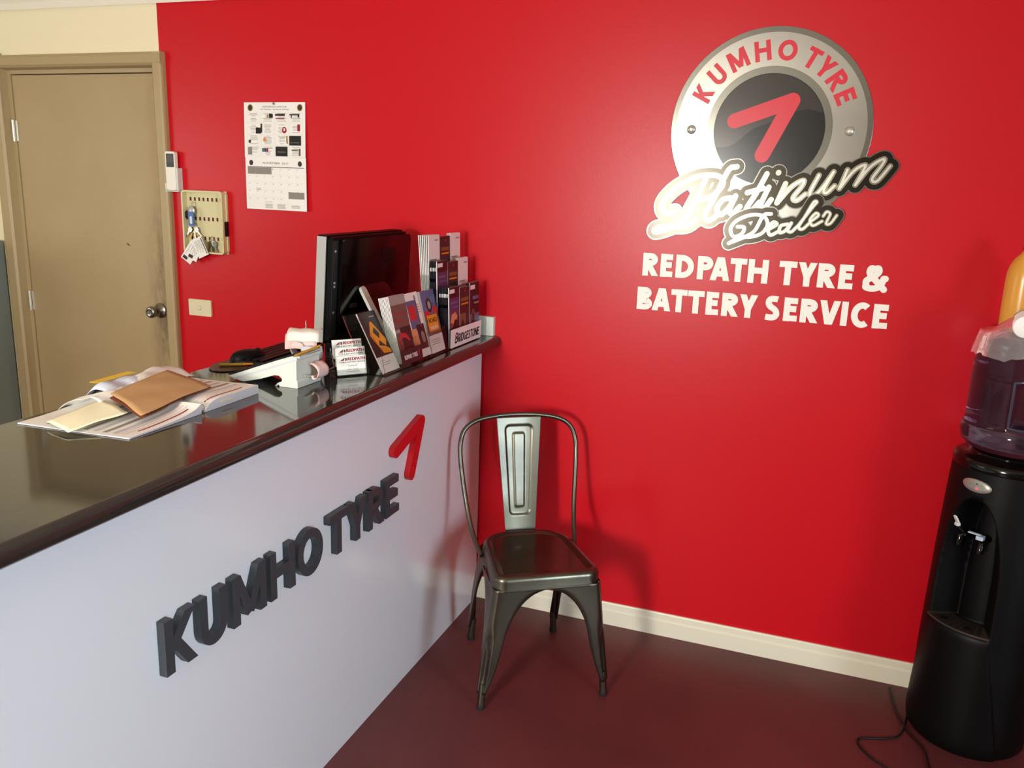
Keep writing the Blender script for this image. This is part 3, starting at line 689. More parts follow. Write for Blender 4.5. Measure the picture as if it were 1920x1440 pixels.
# nested white cups lying towards the room inside a clear bag
d = Vector((-.20, -.98, 0)).normalized(); s = Vector((-d.y, d.x, 0)); cb = Vector((1.722, -.320, 1.3165))
for i in range(3):
    b = MB(); o = cb-d*(.012*i)
    b.lathe([(.004,.0006),(.0275,.0006),(.029,.0),(.0300,-.001),(.0365,-.085),(.0375,-.086),(.0360,-.0845),(.0290,-.002)], o, d, 'cup_white', 36, caps=False)
    tag(obj('plastic_cup', b), ('outermost white cup lying in the clear bag with its round base showing', 'white cup nested behind the outermost cup in the clear bag', 'innermost white cup of the lying sleeve against the juice bottle')[i], 'cup', 'white cups in the clear bag')
b = MB(); random.seed(11); rows = []                               # thin crumpled film bunched up round the cups and hanging over the rim
n = 64; fr = [(random.uniform(8, 60), random.uniform(8, 60), random.uniform(0, 6)) for _ in range(9)]
def crumple(x, y): return sum(abs(sin(a*x*6+b_*y*6+c_)) for a, b_, c_ in fr[:5])/5-.62+.5*sum(sin(a*x*9-b_*y*9+c_) for a, b_, c_ in fr[5:])/4
for j in range(23):
    row = []; q = j/22
    for i in range(n):
        a = 2*pi*i/n; lob = max(0, .5+.5*cos(a-RAD(205)))**1.5; w = crumple(cos(a)*q, sin(a)*q)
        if q < .6:
            R = .012+.125*(q/.6); near = math.exp(-((R*cos(a)+.062)/.040)**2-((R*sin(a)+.055)/.075)**2); zz = 1.2795+.052*near+.010*abs(w)+.002
        else:
            k = (q-.6)/.4; R = .137+.013*k+.007*w*k; zz = 1.281+.006*abs(w)-(.006+.058*lob*(1+.5*w))*k
        row.append(Vector((AX+R*cos(a), AY+R*sin(a), zz)))
    rows.append(row)
b.grid(rows, 'clear_bag', True, True)
bag = obj('plastic_bag', b, None, sub=1); tag(bag, 'crumpled clear plastic bag spread over the top of the water bottle', 'bag')

# ================================================================== THINGS ON THE WALL
cal = thing('wall_calendar', 'white wall calendar open at november 2017 pinned to the red wall', 'calendar', (-.91, -.001, 1.51))
def sheet(pts, y, th, mt='paper'):
    mb = MB(); f = [Vector((x, y, z)) for x, z in pts]; k = [p+Y*th for p in f]
    mb.add(f+k, [(0,1,2,3), (7,6,5,4), (0,4,5,1), (1,5,6,2), (2,6,7,3), (3,7,4,0)], mt); return mb
# upper sheet of advertisements
o = Vector((-1.0575, -.0105, 1.722)); u, v = Vector((.2855, .0, .001)), Vector((.0, .006, .2095))
mb = MB(); mb.obox(o, u, v, Y*.0025, 'paper'); uu, vv = u.normalized(), v.normalized(); q = lambda a, z, a2, z2, mt: mb.patch(o, uu, vv, a, z, a2, z2, mt)
text(mb, 'MARYBOROUGH LIONS CLUB', o, uu, vv, .088, .190, .112, .0058, 'ink_dark'); text(mb, '2017 Business - Community Calendar', o, uu, vv, .078, .1805, .135, .0050, 'ink_dark')
for cx in (.030, .262): mb.disc(o, uu, vv, cx, .189, .0125, .0135, 'ink_gold'); mb.disc(o, uu, vv, cx, .189, .0095, .0105, 'ink_dark', .0005)
random.seed(5)
for r in range(4):
    for k in range(4):
        a, z = .014+k*.0665, .132-r*.043
        for e in ((a, z, a+.062, z+.0005), (a, z+.039, a+.062, z+.0395), (a, z, a+.0005, z+.0395), (a+.0615, z, a+.062, z+.0395)): q(*e, 'line_faint')
        for i in range(7):
            w = random.uniform(.02, .045); x0 = a+.031-w/2; zz = z+.034-i*.0048
            if random.random() < .85: q(x0, zz, x0+w, zz+.0016, 'ink_grey' if random.random() < .8 else 'leaf_grey')
for a, z, w, h, mt in ((.108,.150,.007,.013,'ink_gold'),(.118,.150,.019,.016,'ink_black'),(.147,.158,.046,.008,'ink_dark'),(.150,.146,.040,.004,'ink_red'),(.214,.160,.046,.005,'ink_dark'),(.220,.150,.006,.010,'ink_dark'),(.252,.152,.008,.012,'ink_black'),
                     (.055,.090,.026,.023,'ink_black'),(.078,.094,.008,.034,'ink_dark'),(.250,.100,.013,.026,'ink_red'),(.020,.054,.011,.012,'ink_dark'),(.198,.056,.007,.026,'ink_gold'),(.201,.052,.004,.012,'ink_dark'),
                     (.212,.046,.055,.037,'ink_black'),(.016,.008,.020,.030,'ink_grey'),(.084,.020,.009,.014,'ink_green'),(.094,.020,.009,.014,'ink_blue'),(.104,.020,.009,.014,'ink_red'),(.148,.004,.056,.037,'ink_black'),(.222,.026,.03,.004,'ink_dark'),(.256,.006,.008,.028,'leaf_brown')):
    mb.patch(o, uu, vv, a, z, a+w, z+h, mt, .0006)
mb.disc(o, uu, vv, .190, .104, .0105, .0125, 'ink_red', .0007); mb.disc(o, uu, vv, .190, .106, .004, .006, 'paper', .0008)
mb.poly(o, uu, vv, [(.088,.062),(.094,.080),(.106,.068),(.104,.058),(.097,.060)], 'leaf_peach', .0007)
text(mb, 'Kitchens', o, uu, vv, .158, .018, .036, .006, 'leaf_grey', .0008); text(mb, 'Hair & Body', o, uu, vv, .218, .055, .04, .004, 'leaf_grey', .0008)
obj('advert_sheet', mb, cal)
o = Vector((-1.0525, -.0160, 1.5165)); u, v = Vector((.2855, 0, -.001)), Vector((-.003, .0052, .2068))
mb = MB(); mb.obox(o, u, v, Y*.003, 'paper'); uu, vv = u.normalized(), v.normalized()
text(mb, 'NOVEMBER  2017', o, uu, vv, .085, .1795, .120, .0075, 'ink_dark')
for cx in (.028, .258): mb.disc(o, uu, vv, cx, .183, .0095, .0105, 'ink_dark')
q(.010, .166, .277, .1685, 'ink_dark')
for i in range(8): q(.010+i*.0381, .020, .0104+i*.0381, .166, 'line_faint')
for i in range(6): q(.010, .020+i*.0292, .277, .0204+i*.0292, 'line_faint')
q(.010, .139, .124, .1655, 'ink_grey'); q(.202, .046, .276, .0725, 'ink_grey')
n = 1
for r in range(5):
    for k in range(7):
        if r == 0 and k < 3 or n > 30: continue
        text(mb, str(n), o, uu, vv, .014+k*.0381, .158-r*.0292, .0034 if n < 10 else .006, .0038, 'ink_dark'); n += 1
for a, z, w, h in ((.050,.076,.022,.010),(.090,.030,.035,.004),(.090,.006,.036,.020),(.148,.006,.038,.020),(.215,.010,.040,.014)):
    for i in range(max(1, int(h/.0032))): q(a, z+i*.0032, a+w, z+i*.0032+.0013, 'ink_grey')
obj('month_sheet', mb, cal)
b = MB(); b.lathe([(.0018,0),(.0018,.0026),(.0045,.0030),(.0045,.0052),(.002,.006)], (-.913, -.0058, 1.9265), -Y, 'chrome', 14); obj('pin', b, cal)

rm = thing('remote_control', 'white air conditioner remote with grey display in its holder beside the door frame', 'remote', (-1.418, -.02, 1.575))
b = MB(); b.prism(rrect(-1.4455, 1.577, -1.3955, 1.7345, .009), (0, -.0125, 0), X, Z, -Y*.017, 'offwhite_plastic'); obj('case', b, rm, .002)
b = MB(); b.prism(rrect(-1.4400, 1.671, -1.4015, 1.7255, .003), (0, -.0298, 0), X, Z, -Y*.0008, 'dark_grey_plastic'); b.patch((0,-.0306,0), X, Z, -1.437, 1.690, -1.4045, 1.722, 'leaf_night'); obj('display', b, rm)
b = MB(); b.box((-1.452, -.009, 1.573), (-1.385, -.0005, 1.668), 'white_plastic'); b.box((-1.394, -.030, 1.573), (-1.385, -.009, 1.668), 'white_plastic'); b.box((-1.4525, -.030, 1.571), (-1.385, -.009, 1.5755), 'white_plastic')
b.box((-1.4525, -.030, 1.5755), (-1.4475, -.009, 1.605), 'white_plastic'); tag(obj('remote_holder', b, None, .001), 'white plastic wall holder that carries the remote beside the door frame', 'holder')

kx0, kx1, kz0, kz1 = -1.3705, -1.163, 1.322, 1.580
kb = thing('key_cabinet', 'open cream key box with rows of hook slots on the red wall', 'key box', ((kx0+kx1)/2, -.005, kz0))
b = MB(); b.box((kx0, -.006, kz0), (kx1, -.0005, kz1), 'keybox_cream')
outp = rrect(kx0, kz0, kx1, kz1, .014); inp = rrect(kx0+.007, kz0+.007, kx1-.007, kz1-.007, .009)
rows = [[Vector((x, y, z)) for x, z in pl] for pl, y in ((outp, -.001), (outp, -.034), (inp, -.034), (inp, -.006))]
b.grid(rows, 'keybox_cream', False, True); obj('tray', b, kb)
for z, n0, nn in ((1.5435, 0, 8), (1.463, 0, 8), (1.382, 0, 8)):
    for k in range(n0, nn):
        b = MB(); x = kx0+.026+k*.0222; b.box((x-.0042, -.0072, z-.0080), (x+.0042, -.0061, z+.0080), 'slot_brown'); b.box((x-.0036, -.0100, z-.0085), (x+.0036, -.0073, z-.0065), 'keybox_cream'); obj('hook_slot', b, kb)
b = MB(); b.box((kx1-.0005, -.024, kz0+.075), (kx1+.004, -.004, kz0+.135), 'ink_black'); obj('latch', b, kb)
b = MB(); b.box((kx1+.0002, -.012, kz0+.012), (kx1+.005, -.002, kz0+.074), 'keybox_cream'); obj('hinge', b, kb)
b = MB(); b.box((kx1+.0002, -.012, kz0+.136), (kx1+.005, -.002, kz1-.012), 'keybox_cream'); obj('hinge', b, kb)
def keyring(label, x, z, pieces):
    t = thing('key_bunch', label, 'keys', (x, -.02, z), 0, 'keys hanging in the key box')
    b = MB(); b.tube([(x+.011*cos(a), -.016, z-.011+.011*sin(a)) for a in [2*pi*i/20 for i in range(20)]], .0011, 'chrome', 6, closed=True); obj('split_ring', b, t)
    for k, (dx, ang, ln, mt) in enumerate(pieces):
        b = MB(); a = RAD(ang); d = Vector((sin(a), 0, -cos(a))); s = Vector((cos(a), 0, sin(a))); p = Vector((x+dx, -.0165-.0018*k, z-.019))
        b.prism(rrect(-.010, .0, .010, .021, .008), p-Y*.0, s, d, -Y*.0016, mt); b.prism([(-.004,.020),(.004,.020),(.004,ln),(.0,ln+.004),(-.003,ln-.002),(-.002,ln-.008),(-.004,ln-.012)], p, s, d, -Y*.0014, mt); obj('key', b, t)
    return t
k1 = keyring('upper bunch of keys with black, grey and blue fobs in the key box', kx0+.048, 1.532, [(.0, -8, .05, 'brass')])
b = MB(); b.lathe([(.004,-.004),(.017,-.003),(.019,0),(.017,.003),(.004,.004)], (kx0+.020, -.020, 1.478), Y, 'rubber', 24); obj('fob', b, k1)
b = MB(); b.lathe([(.004,-.004),(.017,-.003),(.0185,0),(.017,.003),(.004,.004)], (kx0+.044, -.026, 1.497), Y, 'silver_plastic', 24); obj('fob', b, k1)
b = MB(); b.prism(rrect(kx0+.032, 1.432, kx0+.060, 1.492, .008), (0, -.0300, 0), X, Z, -Y*.004, 'blue_plastic'); b.prism(rrect(kx0+.040, 1.442, kx0+.052, 1.474, .005), (0, -.0341, 0), X, Z, -Y*.0006, 'white_plastic'); obj('fob', b, k1)
keyring('brass keys fanned below the blue fob in the key box', kx0+.048, 1.445, [(-.006, -22, .048, 'brass'), (.0, 4, .052, 'chrome'), (.006, 24, .046, 'brass'), (.008, 40, .044, 'chrome'), (-.010, -38, .05, 'chrome')])
keyring('silver keys hanging under the lowest row of slots in the key box', kx0+.135, 1.392, [(-.008, -16, .05, 'chrome'), (.0, 6, .05, 'chrome'), (.008, 24, .046, 'chrome'), (.016, 10, .044, 'steel_grey')])
for i, (pts, lab) in enumerate((([(-1.327, 1.373), (-1.383, 1.301), (-1.336, 1.272), (-1.28, 1.344)], 'white printed card fanned furthest out below the key box'), ([(-1.31, 1.383), (-1.35, 1.303), (-1.307, 1.283), (-1.263, 1.364)], 'white printed card in the middle of the fan below the key box'), ([(-1.32, 1.374), (-1.283, 1.3), (-1.231, 1.327), (-1.27, 1.395)], 'white printed card topmost of the fan below the key box'))):
    P = [Vector((x, -.0385-i*.0024, z)) for x, z in pts]; v = P[1]-P[0]; u = P[3]-P[0]
    mb = MB(); mb.obox(P[0], u, v, -Y*.0012, 'paper'); o2 = P[0]-Y*.0012; a, b_ = (u, v)
    def bar(u0, v0, u1, v1, mt):
        q = [o2+u*p+v*w-Y*.0004 for p, w in ((u0, v0), (u1, v0), (u1, v1), (u0, v1))]; mb.face(q, mt)
    for k in range(6): bar(.18+.11*k, .12, .21+.11*k, (.7, .5, .75, .6, .8, .65)[k], 'ink_grey')
    bar(*((.10, .78, .55, .94) if i < 2 else (.86, .08, .94, .92)), 'ink_dark'); tag(obj('printed_card', mb), lab, 'card', 'cards hanging from the key box')

sw = thing('light_switch', 'white single button light switch plate low on the red wall beside the door', 'light switch', (-1.3235, -.004, 1.048))
b = MB(); b.prism(rrect(-1.3825, 1.0485, -1.2645, 1.1195, .004), (0, -.0005, 0), X, Z, -Y*.0085, 'ivory_plastic'); obj('plate', b, sw, .0015)
b = MB(); b.lathe([(.0105,0),(.0105,.001),(.009,.0014),(.008,.003),(.0065,.0038)], (-1.3235, -.0091, 1.084), -Y, 'ivory_plastic', 24); obj('button', b, sw)
dk = thing('cable_box', 'small white ribbed wall box at the end of the worktop behind the leaflet stand', 'box', (-.01, -.012, CT+.0005))
b = MB(); b.box((-.075, -.0225, CT+.0006), (.047, -.0005, CT+.073), 'white_plastic'); obj('housing', b, dk, .002)
b = MB(); [b.box((-.066+i*.012, -.0240, CT+.004), (-.062+i*.012, -.0228, CT+.069), 'white_plastic') for i in range(9)]; obj('ribs', b, dk)

# ================================================================== FILING CABINET (behind the counter)
fc = thing('filing_cabinet', 'grey steel filing cabinet standing next to the beige door', 'cabinet', (-2.67, -.34, 0))
b = MB(); b.box((-2.90, -.640, .0), (-2.443, -.012, 1.312), 'steel_grey'); obj('carcass', b, fc, .004)
for k in range(4):
    b = MB(); b.box((-2.888, -.656, .03+k*.32), (-2.455, -.6405, .335+k*.32), 'steel_grey'); dr = obj('drawer', b, fc, .003)
    b = MB(); b.box((-2.72, -.668, .20+k*.32), (-2.62, -.6565, .222+k*.32), 'chrome'); obj('handle', b, dr)

# ================================================================== ALL-IN-ONE COMPUTER
pc = thing('desktop_monitor', 'black all-in-one computer with silver bezel seen from behind on the worktop', 'computer', (-.30, -.36, CT))
mo = Vector((-.345, -.622, 1.125)); mu, mv = Vector((0, .512, 0)), Vector((.021, 0, .349)); mn = Vector((1, 0, -.06)).normalized()
def slab(u0, v0, u1, v1, n0, n1, mt, rad=.006):
    mb = MB(); mb.prism(rrect(u0, v0, u1, v1, rad), mo+mn*n0, mu.normalized(), mv.normalized(), mn*(n1-n0), mt); return mb
obj('bezel', slab(.002, 0, .510, .3496, 0, .034, 'black_plastic'), pc, .002)
for a in (-.0025, .5105): q = slab(a, .004, a+.004, .3460, .0, .033, 'silver_plastic', .0015); t = obj('side_trim', q, pc, .001); t['label'] = 'silver side edge'
obj('screen', slab(.02, .04, .492, .335, -.001, -.0002, 'screen_off', .001), pc)
b = slab(.006, .004, .506, .3455, .0342, .052, 'black_plastic', .010); b2 = slab(.045, .03, .520, .338, .0522, .066, 'black_gloss', .02)
bs = obj('rear_cover', b, pc, .003)
obj('rear_panel', b2, bs, .005)
o = mo+mn*.0522; us, vs = mu.normalized(), mv.normalized()
b = MB(); b.prism(rrect(.008, .02, .040, .335, .004), o, us, vs, mn*.0015, 'dark_grey_plastic')
for z in (.298, .196, .184, .10): b.prism(rrect(.018, z, .028, z+.007, .001), o+mn*.0015, us, vs, mn*.0004, 'silver_plastic')
obj('port_strip', b, bs)
o3 = mo+mn*.0661
for a, z, a2, z2, mt in ((.30,.24,.40,.295,'black_plastic'),(.10,.05,.155,.085,'dark_grey_plastic'),(.16,.05,.205,.085,'dark_grey_plastic'),(.10,.11,.15,.125,'dark_grey_plastic')): b = MB(); b.patch(o3, us, vs, a, z, a2, z2, mt, .0008); obj('sticker', b, bs)
# easel stand leaning from the rear cover to the worktop
p0 = mo+us*.165+vs*.158+mn*.072; sl = Vector((.105, .0, -(p0.z-CT-.006))); sn = sl.cross(us).normalized()
if sn.x < 0: sn = -sn
b = MB(); b.prism(rrect(0, -.02, .185, sl.length, .03), p0, us, sl.normalized(), sn*.006, 'black_gloss'); st = obj('stand', b, pc, .001)
b = MB(); b.prism(rrect(-.016, -.016, .016, sl.length, .014), p0+sn*.004, us, sl.normalized(), sn*.010, 'white_plastic'); ed = obj('stand_edge', b, st, .003); ed['label'] = 'silver edge of the stand'
b = MB(); b.box((-.345, -.56, CT+.0006), (-.265, -.18, CT+.036), 'black_plastic'); obj('foot', b, pc, .002)

# keyboard, mouse and pad near the clerk's edge
b = MB(); a = RAD(93); ku = Vector((cos(a), sin(a), 0)); kv = Vector((-sin(a), cos(a), 0)); ko = Vector((-.352, -.880, CT+.0006))
b.prism(rrect(0, 0, .36, .125, .008), ko, ku, kv, Z*.013, 'dark_grey_plastic'); kbd = thing('keyboard', 'dark computer keyboard lying between the mouse and the receipts', 'keyboard', ko+ku*.18+kv*.06); obj('base', b, kbd, .002)
b = MB()
for r in range(5):
    for k in range(17): b.obox(ko+ku*(.010+k*.0201)+kv*(.008+r*.0226)+Z*.0133, ku*.0172, kv*.0185, Z*.006, 'black_plastic')
kk = obj('keys', b, kbd); kk['kind'] = 'stuff'
b = MB(); o = Vector((-.440, -.880, CT+.0006))
b.lathe([(.095,0),(.096,.0015),(.095,.003)], o, Z, 'leaf_night', 40); b.v = [Vector((o.x+(p.x-o.x)*.72, o.y+(p.y-o.y)*1.15, p.z)) for p in b.v]; tag(obj('mouse_pad', b), 'dark oval mouse pad at the clerk edge of the worktop', 'mouse pad')
ms = thing('computer_mouse', 'black computer mouse on the dark oval pad', 'mouse', (-.442, -.835, CT+.0042))
b = MB(); rows = []; a = RAD(60); du, dv = Vector((cos(a), sin(a), 0)), Vector((-sin(a), cos(a), 0)); o = Vector((-.442, -.835, CT+.0043))
for q in (1, 1.02, .97, .85, .65, .4, .15): rows.append([o+du*(.056*q*cos(t))+dv*(.032*q*sin(t))+Z*({1:0,1.02:.008,.97:.018,.85:.027,.65:.033,.4:.036,.15:.037}[q]) for t in [2*pi*i/28 for i in range(28)]])
b.grid(rows, 'black_plastic', True, True); b.face(rows[0][::-1], 'black_plastic'); b.face(rows[-1], 'black_plastic'); obj('shell', b, ms)
b = MB(); b.tube([o+du*(.030+.009*cos(t))+Z*(.027+.010*sin(t)) for t in [2*pi*i/16 for i in range(16)]], .003, 'dark_grey_plastic', 8, closed=True); obj('wheel', b, ms)
def stick(name, label, cat, a, e, r, tip, body, tipm):
    t = thing(name, label, cat, a); a, e = Vector(a), Vector(e); d = (e-a).normalized(); q = a+d*((e-a).length-tip)
    b = MB(); b.tube([a, q], r, body, 6); obj('shaft', b, t); b = MB(); b.tube([q+d*.0001, e], [r, r*.25], tipm, 6); obj('tip', b, t)
stick('pen', 'orange and dark pen lying on the mouse pad', 'pen', (-.470, -.935, CT+.0085), (-.372, -.868, CT+.0085), .0045, .050, 'ink_gold', 'leaf_orange')

# ================================================================== SLOPING WHITE STAND, PENCIL, RECEIPT SPIKE
ds = thing('sloping_stand', 'white plastic stand with a long sloping arm on a hooked foot beside the receipts', 'stand', (-.155, -.99, CT+.0006))
prof = [(-.344,1.100),(-.320,1.0935),(-.293,1.0892),(-.235,1.1035),(-.190,1.1185),(-.176,1.1185),(-.166,1.111),(-.167,1.103),(-.180,1.098),(-.190,1.0886),(-.184,1.0886),(-.178,1.094),(-.174,1.0886),(-.116,1.0886),(-.116,1.108),(-.119,1.109),(-.119,1.1645),(-.117,1.166),(-.1165,1.1825),(-.181,1.1605)]
b = MB(); b.prism(prof, (0, -1.052, 0), X, Z, Y*.112, 'white_plastic'); obj('body', b, ds, .0012)
b = MB(); tu = Vector((.2275, 0, .0825)); b.obox(Vector((-.343, -1.051, 1.1016)), tu, Y*.110, Vector((-.0016, 0, .0042)), 'leaf_night'); obj('top_pad', b, ds, .001)
b = MB(); b.obox(Vector((-.326, -1.0526, 1.0965)), Vector((.205, 0, .074)), Vector((.0015, 0, -.0045)), -Y*.0008, 'paper_grey'); obj('groove', b, ds)
b = MB(); b.tube(spline([(-.1145,-1.02,1.118),(-.108,-.985,1.113),(-.112,-.93,1.112),(-.150,-.895,1.096),(-.165,-.855,CT+.004),(-.170,-.78,CT+.004),(-.225,-.70,CT+.004)], 6), .0025, 'cable_grey', 8); obj('cable', b, ds)
stick('pencil', 'yellow pencil resting along the high end of the white sloping stand', 'pencil', (-.1130, -.945, 1.1905), (-.1130, -1.075, 1.1820), .0036, .012, 'wood_pencil', 'kraft')
b = MB(); b.box((-.1235, -1.05, 1.1735), (-.1085, -.94, 1.1775), 'white_plastic'); b.obox((-.1165,-1.05,1.1770),(.008,0,0),(0,.11,.0055),(0,0,.0015),'white_plastic'); obj('ledge', b, ds)
def curl(name, label, cat, o, e, prof, w, mt, group=None):       # paper strip: profile (d,z) along direction, extruded sideways by e
    b = MB(); o = Vector(o); e = Vector(e).normalized(); d = Vector((-e.y, e.x, 0)); S = spline(prof, 5)
    rows = [[o+e*(w*(k/6-.5))+d*p[0]+Z*(p[1]+.0015*sin(k*2.1+p[0]*60)) for k in range(7)] for p in S]
    b.grid(rows, mt, True); return tag(obj(name, b, None, solid=.0006), label, cat, group)
curl('receipt', 'curled receipt hanging over the foot of the white sloping stand', 'receipt', (-.1085, -.975, 1.117), (0, 1, 0), [(0.002,.032),(-.010,.030),(-.024,.017),(-.022,-.002),(-.010,-.010),(-.003,-.002)], .055, 'paper_pink', 'curled receipts')
sp = thing('receipt_spike', 'metal spike file stuck through a pile of receipts near the monitor', 'spike file', (-.235, -.83, CT))
b = MB(); b.lathe([(.034,0),(.036,.002),(.034,.005),(.012,.008),(.004,.010)], (-.235, -.83, CT+.0006), Z, 'dark_grey_plastic', 28); obj('base', b, sp)
b = MB(); b.tube([(-.235,-.83,CT+.009),(-.235,-.83,1.222),(-.235,-.83,1.236)], [.0016,.0016,.0003], 'chrome', 8); obj('needle', b, sp)
E1 = (.93, .36, 0)
so = Vector((-.237, -.834, 0))
curl('receipt', 'topmost docket with red edging pushed onto the receipt spike', 'receipt', so+Z*1.190, E1, [(-.030,-.012),(-.026,.010),(-.010,.018),(.014,.020),(.034,.014)], .094, 'paper_warm', 'receipts on the spike')
curl('receipt', 'pinkish docket directly under the topmost docket on the spike', 'receipt', so+Z*1.178+Vector((-.012,0,0)), (.85, .5, 0), [(-.034,-.022),(-.026,.000),(-.006,.012),(.02,.012),(.03,.004)], .092, 'paper_pink', 'receipts on the spike')
curl('receipt', 'grey receipt curled into a roll on the spike facing the papers', 'receipt', so+Z*1.158+Vector((-.010,-.012,0)), (.30, -.92, 0), [(-.018,.018),(-.022,-.002),(-.012,-.020),(.008,-.020),(.020,-.004),(.012,.014),(-.002,.018)], .050, 'paper_grey', 'receipts on the spike')
curl('receipt', 'grey receipt hanging in a long curve lowest on the spike', 'receipt', so+Z*1.146+Vector((.018,0,0)), (.75, .65, 0), [(-.030,.020),(-.036,.002),(-.026,-.016),(-.010,-.024),(.012,-.026)], .062, 'paper_grey', 'receipts on the spike')

# ================================================================== PAPERS ON THE COUNTER
dy = thing('ring_binder_diary', 'open spiral bound diary with ruled pages spread on the worktop', 'diary', (-.33, -1.40, CT))
au = Vector((1, .02, 0)).normalized()                             # along the spiral, towards the customer
def page_block(y_at, name, zprof, mtop, lines):
    """a block of sheets: y_at(s) across, height profile, with print"""
    mb = MB(); S = 14; top = []; bot = []
    for i in range(S+1):
        s = i/S; h = zprof(s); yy = y_at(s)
        top.append([Vector((-.475+.303*k/8-.06*(yy+1.39)*.35, yy+.018*(k/8), CT+.0008+h+.0018*sin(k*.9+i*.5)*min(1, s*3)*.4)) for k in range(9)])
        bot.append([Vector((p.x, p.y, CT+.0006)) for p in top[-1]])
    mb.grid(top, mtop, True); mb.grid([r[::-1] for r in bot], mtop, False)
    for i in range(S):
        for e in (0, 8):
            q = [bot[i][e], bot[i+1][e], top[i+1][e], top[i][e]]; mb.face(q if e else q[::-1], 'paper_grey')
    for e in (0, S):
        for k in range(8): q = [bot[e][k], bot[e][k+1], top[e][k+1], top[e][k]]; mb.face(q if not e else q[::-1], 'paper_grey')
    def pt(s, t):                                                 # s across, t along 0..1
        i = min(int(s*S), S-1); f = s*S-i; k = min(int(t*8), 7); g = t*8-k
        return (top[i][k]*(1-f)+top[i+1][k]*f)*(1-g)+(top[i][k+1]*(1-f)+top[i+1][k+1]*f)*g
    for n, (t0, t1, s0, s1, mt) in enumerate(lines):
        K = 10; rows = [[pt(s0+(s1-s0)*i/K, t)+Z*(.0006+n*.00001) for i in range(K+1)] for t in (t0, t1)]; mb.grid(rows, mt, False)
    return obj(name, mb, dy)
LN = [(.93, .945, .10, .80, 'ink_red'), (.90, .905, .05, .95, 'paper_pink')] + [(.80-.085*i, .835-.085*i, .06, .93, 'leaf_grey' if i % 2 else 'paper_grey') for i in range(8)] + [(.86, .866, .05, .95, 'paper_pink'), (.15, .16, .3, .42, 'ink_dark')]
page_block(lambda s: -1.385-.232*s, 'left_page', lambda s: .016*math.exp(-s*9)*1.0+.006*(1-s)+.002, 'paper', LN)
page_block(lambda s: -1.372+.212*s, 'right_page', lambda s: .021*(1-math.exp(-s*12))+.004-.003*s*s, 'paper', LN)
b = MB()
for i in range(26):
    x = -.463+.285*i/25; yc = -1.379+.018*(i/25)
    b.tube([(x+.001*cos(t), yc+.0095*cos(t), CT+.0115+.0095*sin(t)) for t in [2*pi*k/12 for k in range(12)]], .0007, 'ink_dark', 5, closed=True)
obj('spiral', b, dy)
b = MB(); b.obox((-.177, -1.305, CT+.013), (.006, .012, 0), (.002, .040, 0), (0, 0, .0006), 'sticky_pale'); b.obox((-.1785, -1.305, CT+.0060), (.0008, .040, 0), (0, .0, .008), (.0006, 0, 0), 'sticky_pale'); obj('page_tab', b, dy)

def warped(name, label, cat, corners, mt, amp=.004, seed=1, n=12, mt2=None, th=.0007, group=None):
    random.seed(seed); ph = [random.uniform(0, 6) for _ in range(6)]; A, B_, C_, D_ = map(Vector, corners); rows = []
    for i in range(n+1):
        s = i/n; row = []
        for k in range(n+1):
            t = k/n; p = (A*(1-s)+B_*s)*(1-t)+(D_*(1-s)+C_*s)*t
            row.append(p+Z*amp*(sin(ph[0]+s*5)+.7*sin(ph[1]+t*6)+.5*sin(ph[2]+(s+t)*9)))
        rows.append(row)
    b = MB(); b.grid(rows, mt, True); return b, label, cat, name, th, group
def put(w):
    b, label, cat, name, th, group = w; return tag(obj(name, b, None, solid=th), label, cat, group)
def bulge(name, label, x0, x1, y0, y1, peak, front, lobes, mt, seed, group):
    random.seed(seed); b = MB(); rows = []; n = 16; ph = random.uniform(0, 6)
    for i in range(n+1):
        q = i/n; row = []                                          # from the rear edge on the worktop over the hump to the diary
        for k in range(n+1):
            t = k/n; hump = sin(pi*min(1, q/.9)**.75) if q < .9 else 0
            z = .003+front*min(1, q*1.6)+(peak-front*.8)*hump*(.62+.38*abs(sin(pi*t*lobes)))+.0022*sin(ph+q*11+t*4)+.0016*sin(ph+t*15-q*6)
            row.append(Vector((x0+(x1-x0)*q+.012*sin(pi*t+ph), y0+(y1-y0)*t+.010*sin(q*4+ph), CT+max(.0015, z))))
        rows.append(row)
    b.grid(rows, mt, True); return tag(obj(name, b, None, solid=.0007), label, 'paper', group)
bulge('paper_sheet', 'crumpled white sheet humped highest behind the brown envelope', -.505, -.365, -1.335, -1.140, .056, .028, 1, 'paper', 4, 'loose papers on the diary')
bulge('paper_sheet', 'pale bluish sheet curling up beside the crumpled white sheet', -.490, -.360, -1.425, -1.275, .056, .029, 2, 'paper_blue', 9, 'loose papers on the diary')
bulge('paper_sheet', 'white printed sheet rolled over the spiral of the diary', -.480, -.335, -1.490, -1.360, .042, .026, 1, 'paper', 15, 'loose papers on the diary')
b = MB(); b.obox((-.492,-1.392,CT+.047), (.030,-.004,.002), (.010,.115,.006), (0,0,.0008), 'sticky_yellow'); tag(obj('sticky_note', b), 'yellow paper strip sticking out behind the white crumpled sheets', 'note')
w = warped('envelope', 'cream window envelope lying across the left diary page', 'envelope', ((-.395,-1.606,CT+.012),(-.300,-1.636,CT+.010),(-.262,-1.505,CT+.028),(-.372,-1.470,CT+.036)), 'cream_envelope', .0016, 2, th=.0016)
ev = put(w)
be = thing('envelope', 'brown kraft envelope lying open on top of the diary and papers', 'envelope', (-.29, -1.38, CT+.04))
A, B_, C_, D_ = Vector((-.213,-1.517,CT+.030)), Vector((-.243,-1.245,CT+.036)), Vector((-.369,-1.256,CT+.066)), Vector((-.345,-1.470,CT+.056))
mb, *_ = warped('e', '', '', (A, B_, C_, D_), 'kraft', .0018, 6, th=.0012); obj('front', mb, be, solid=.0009)
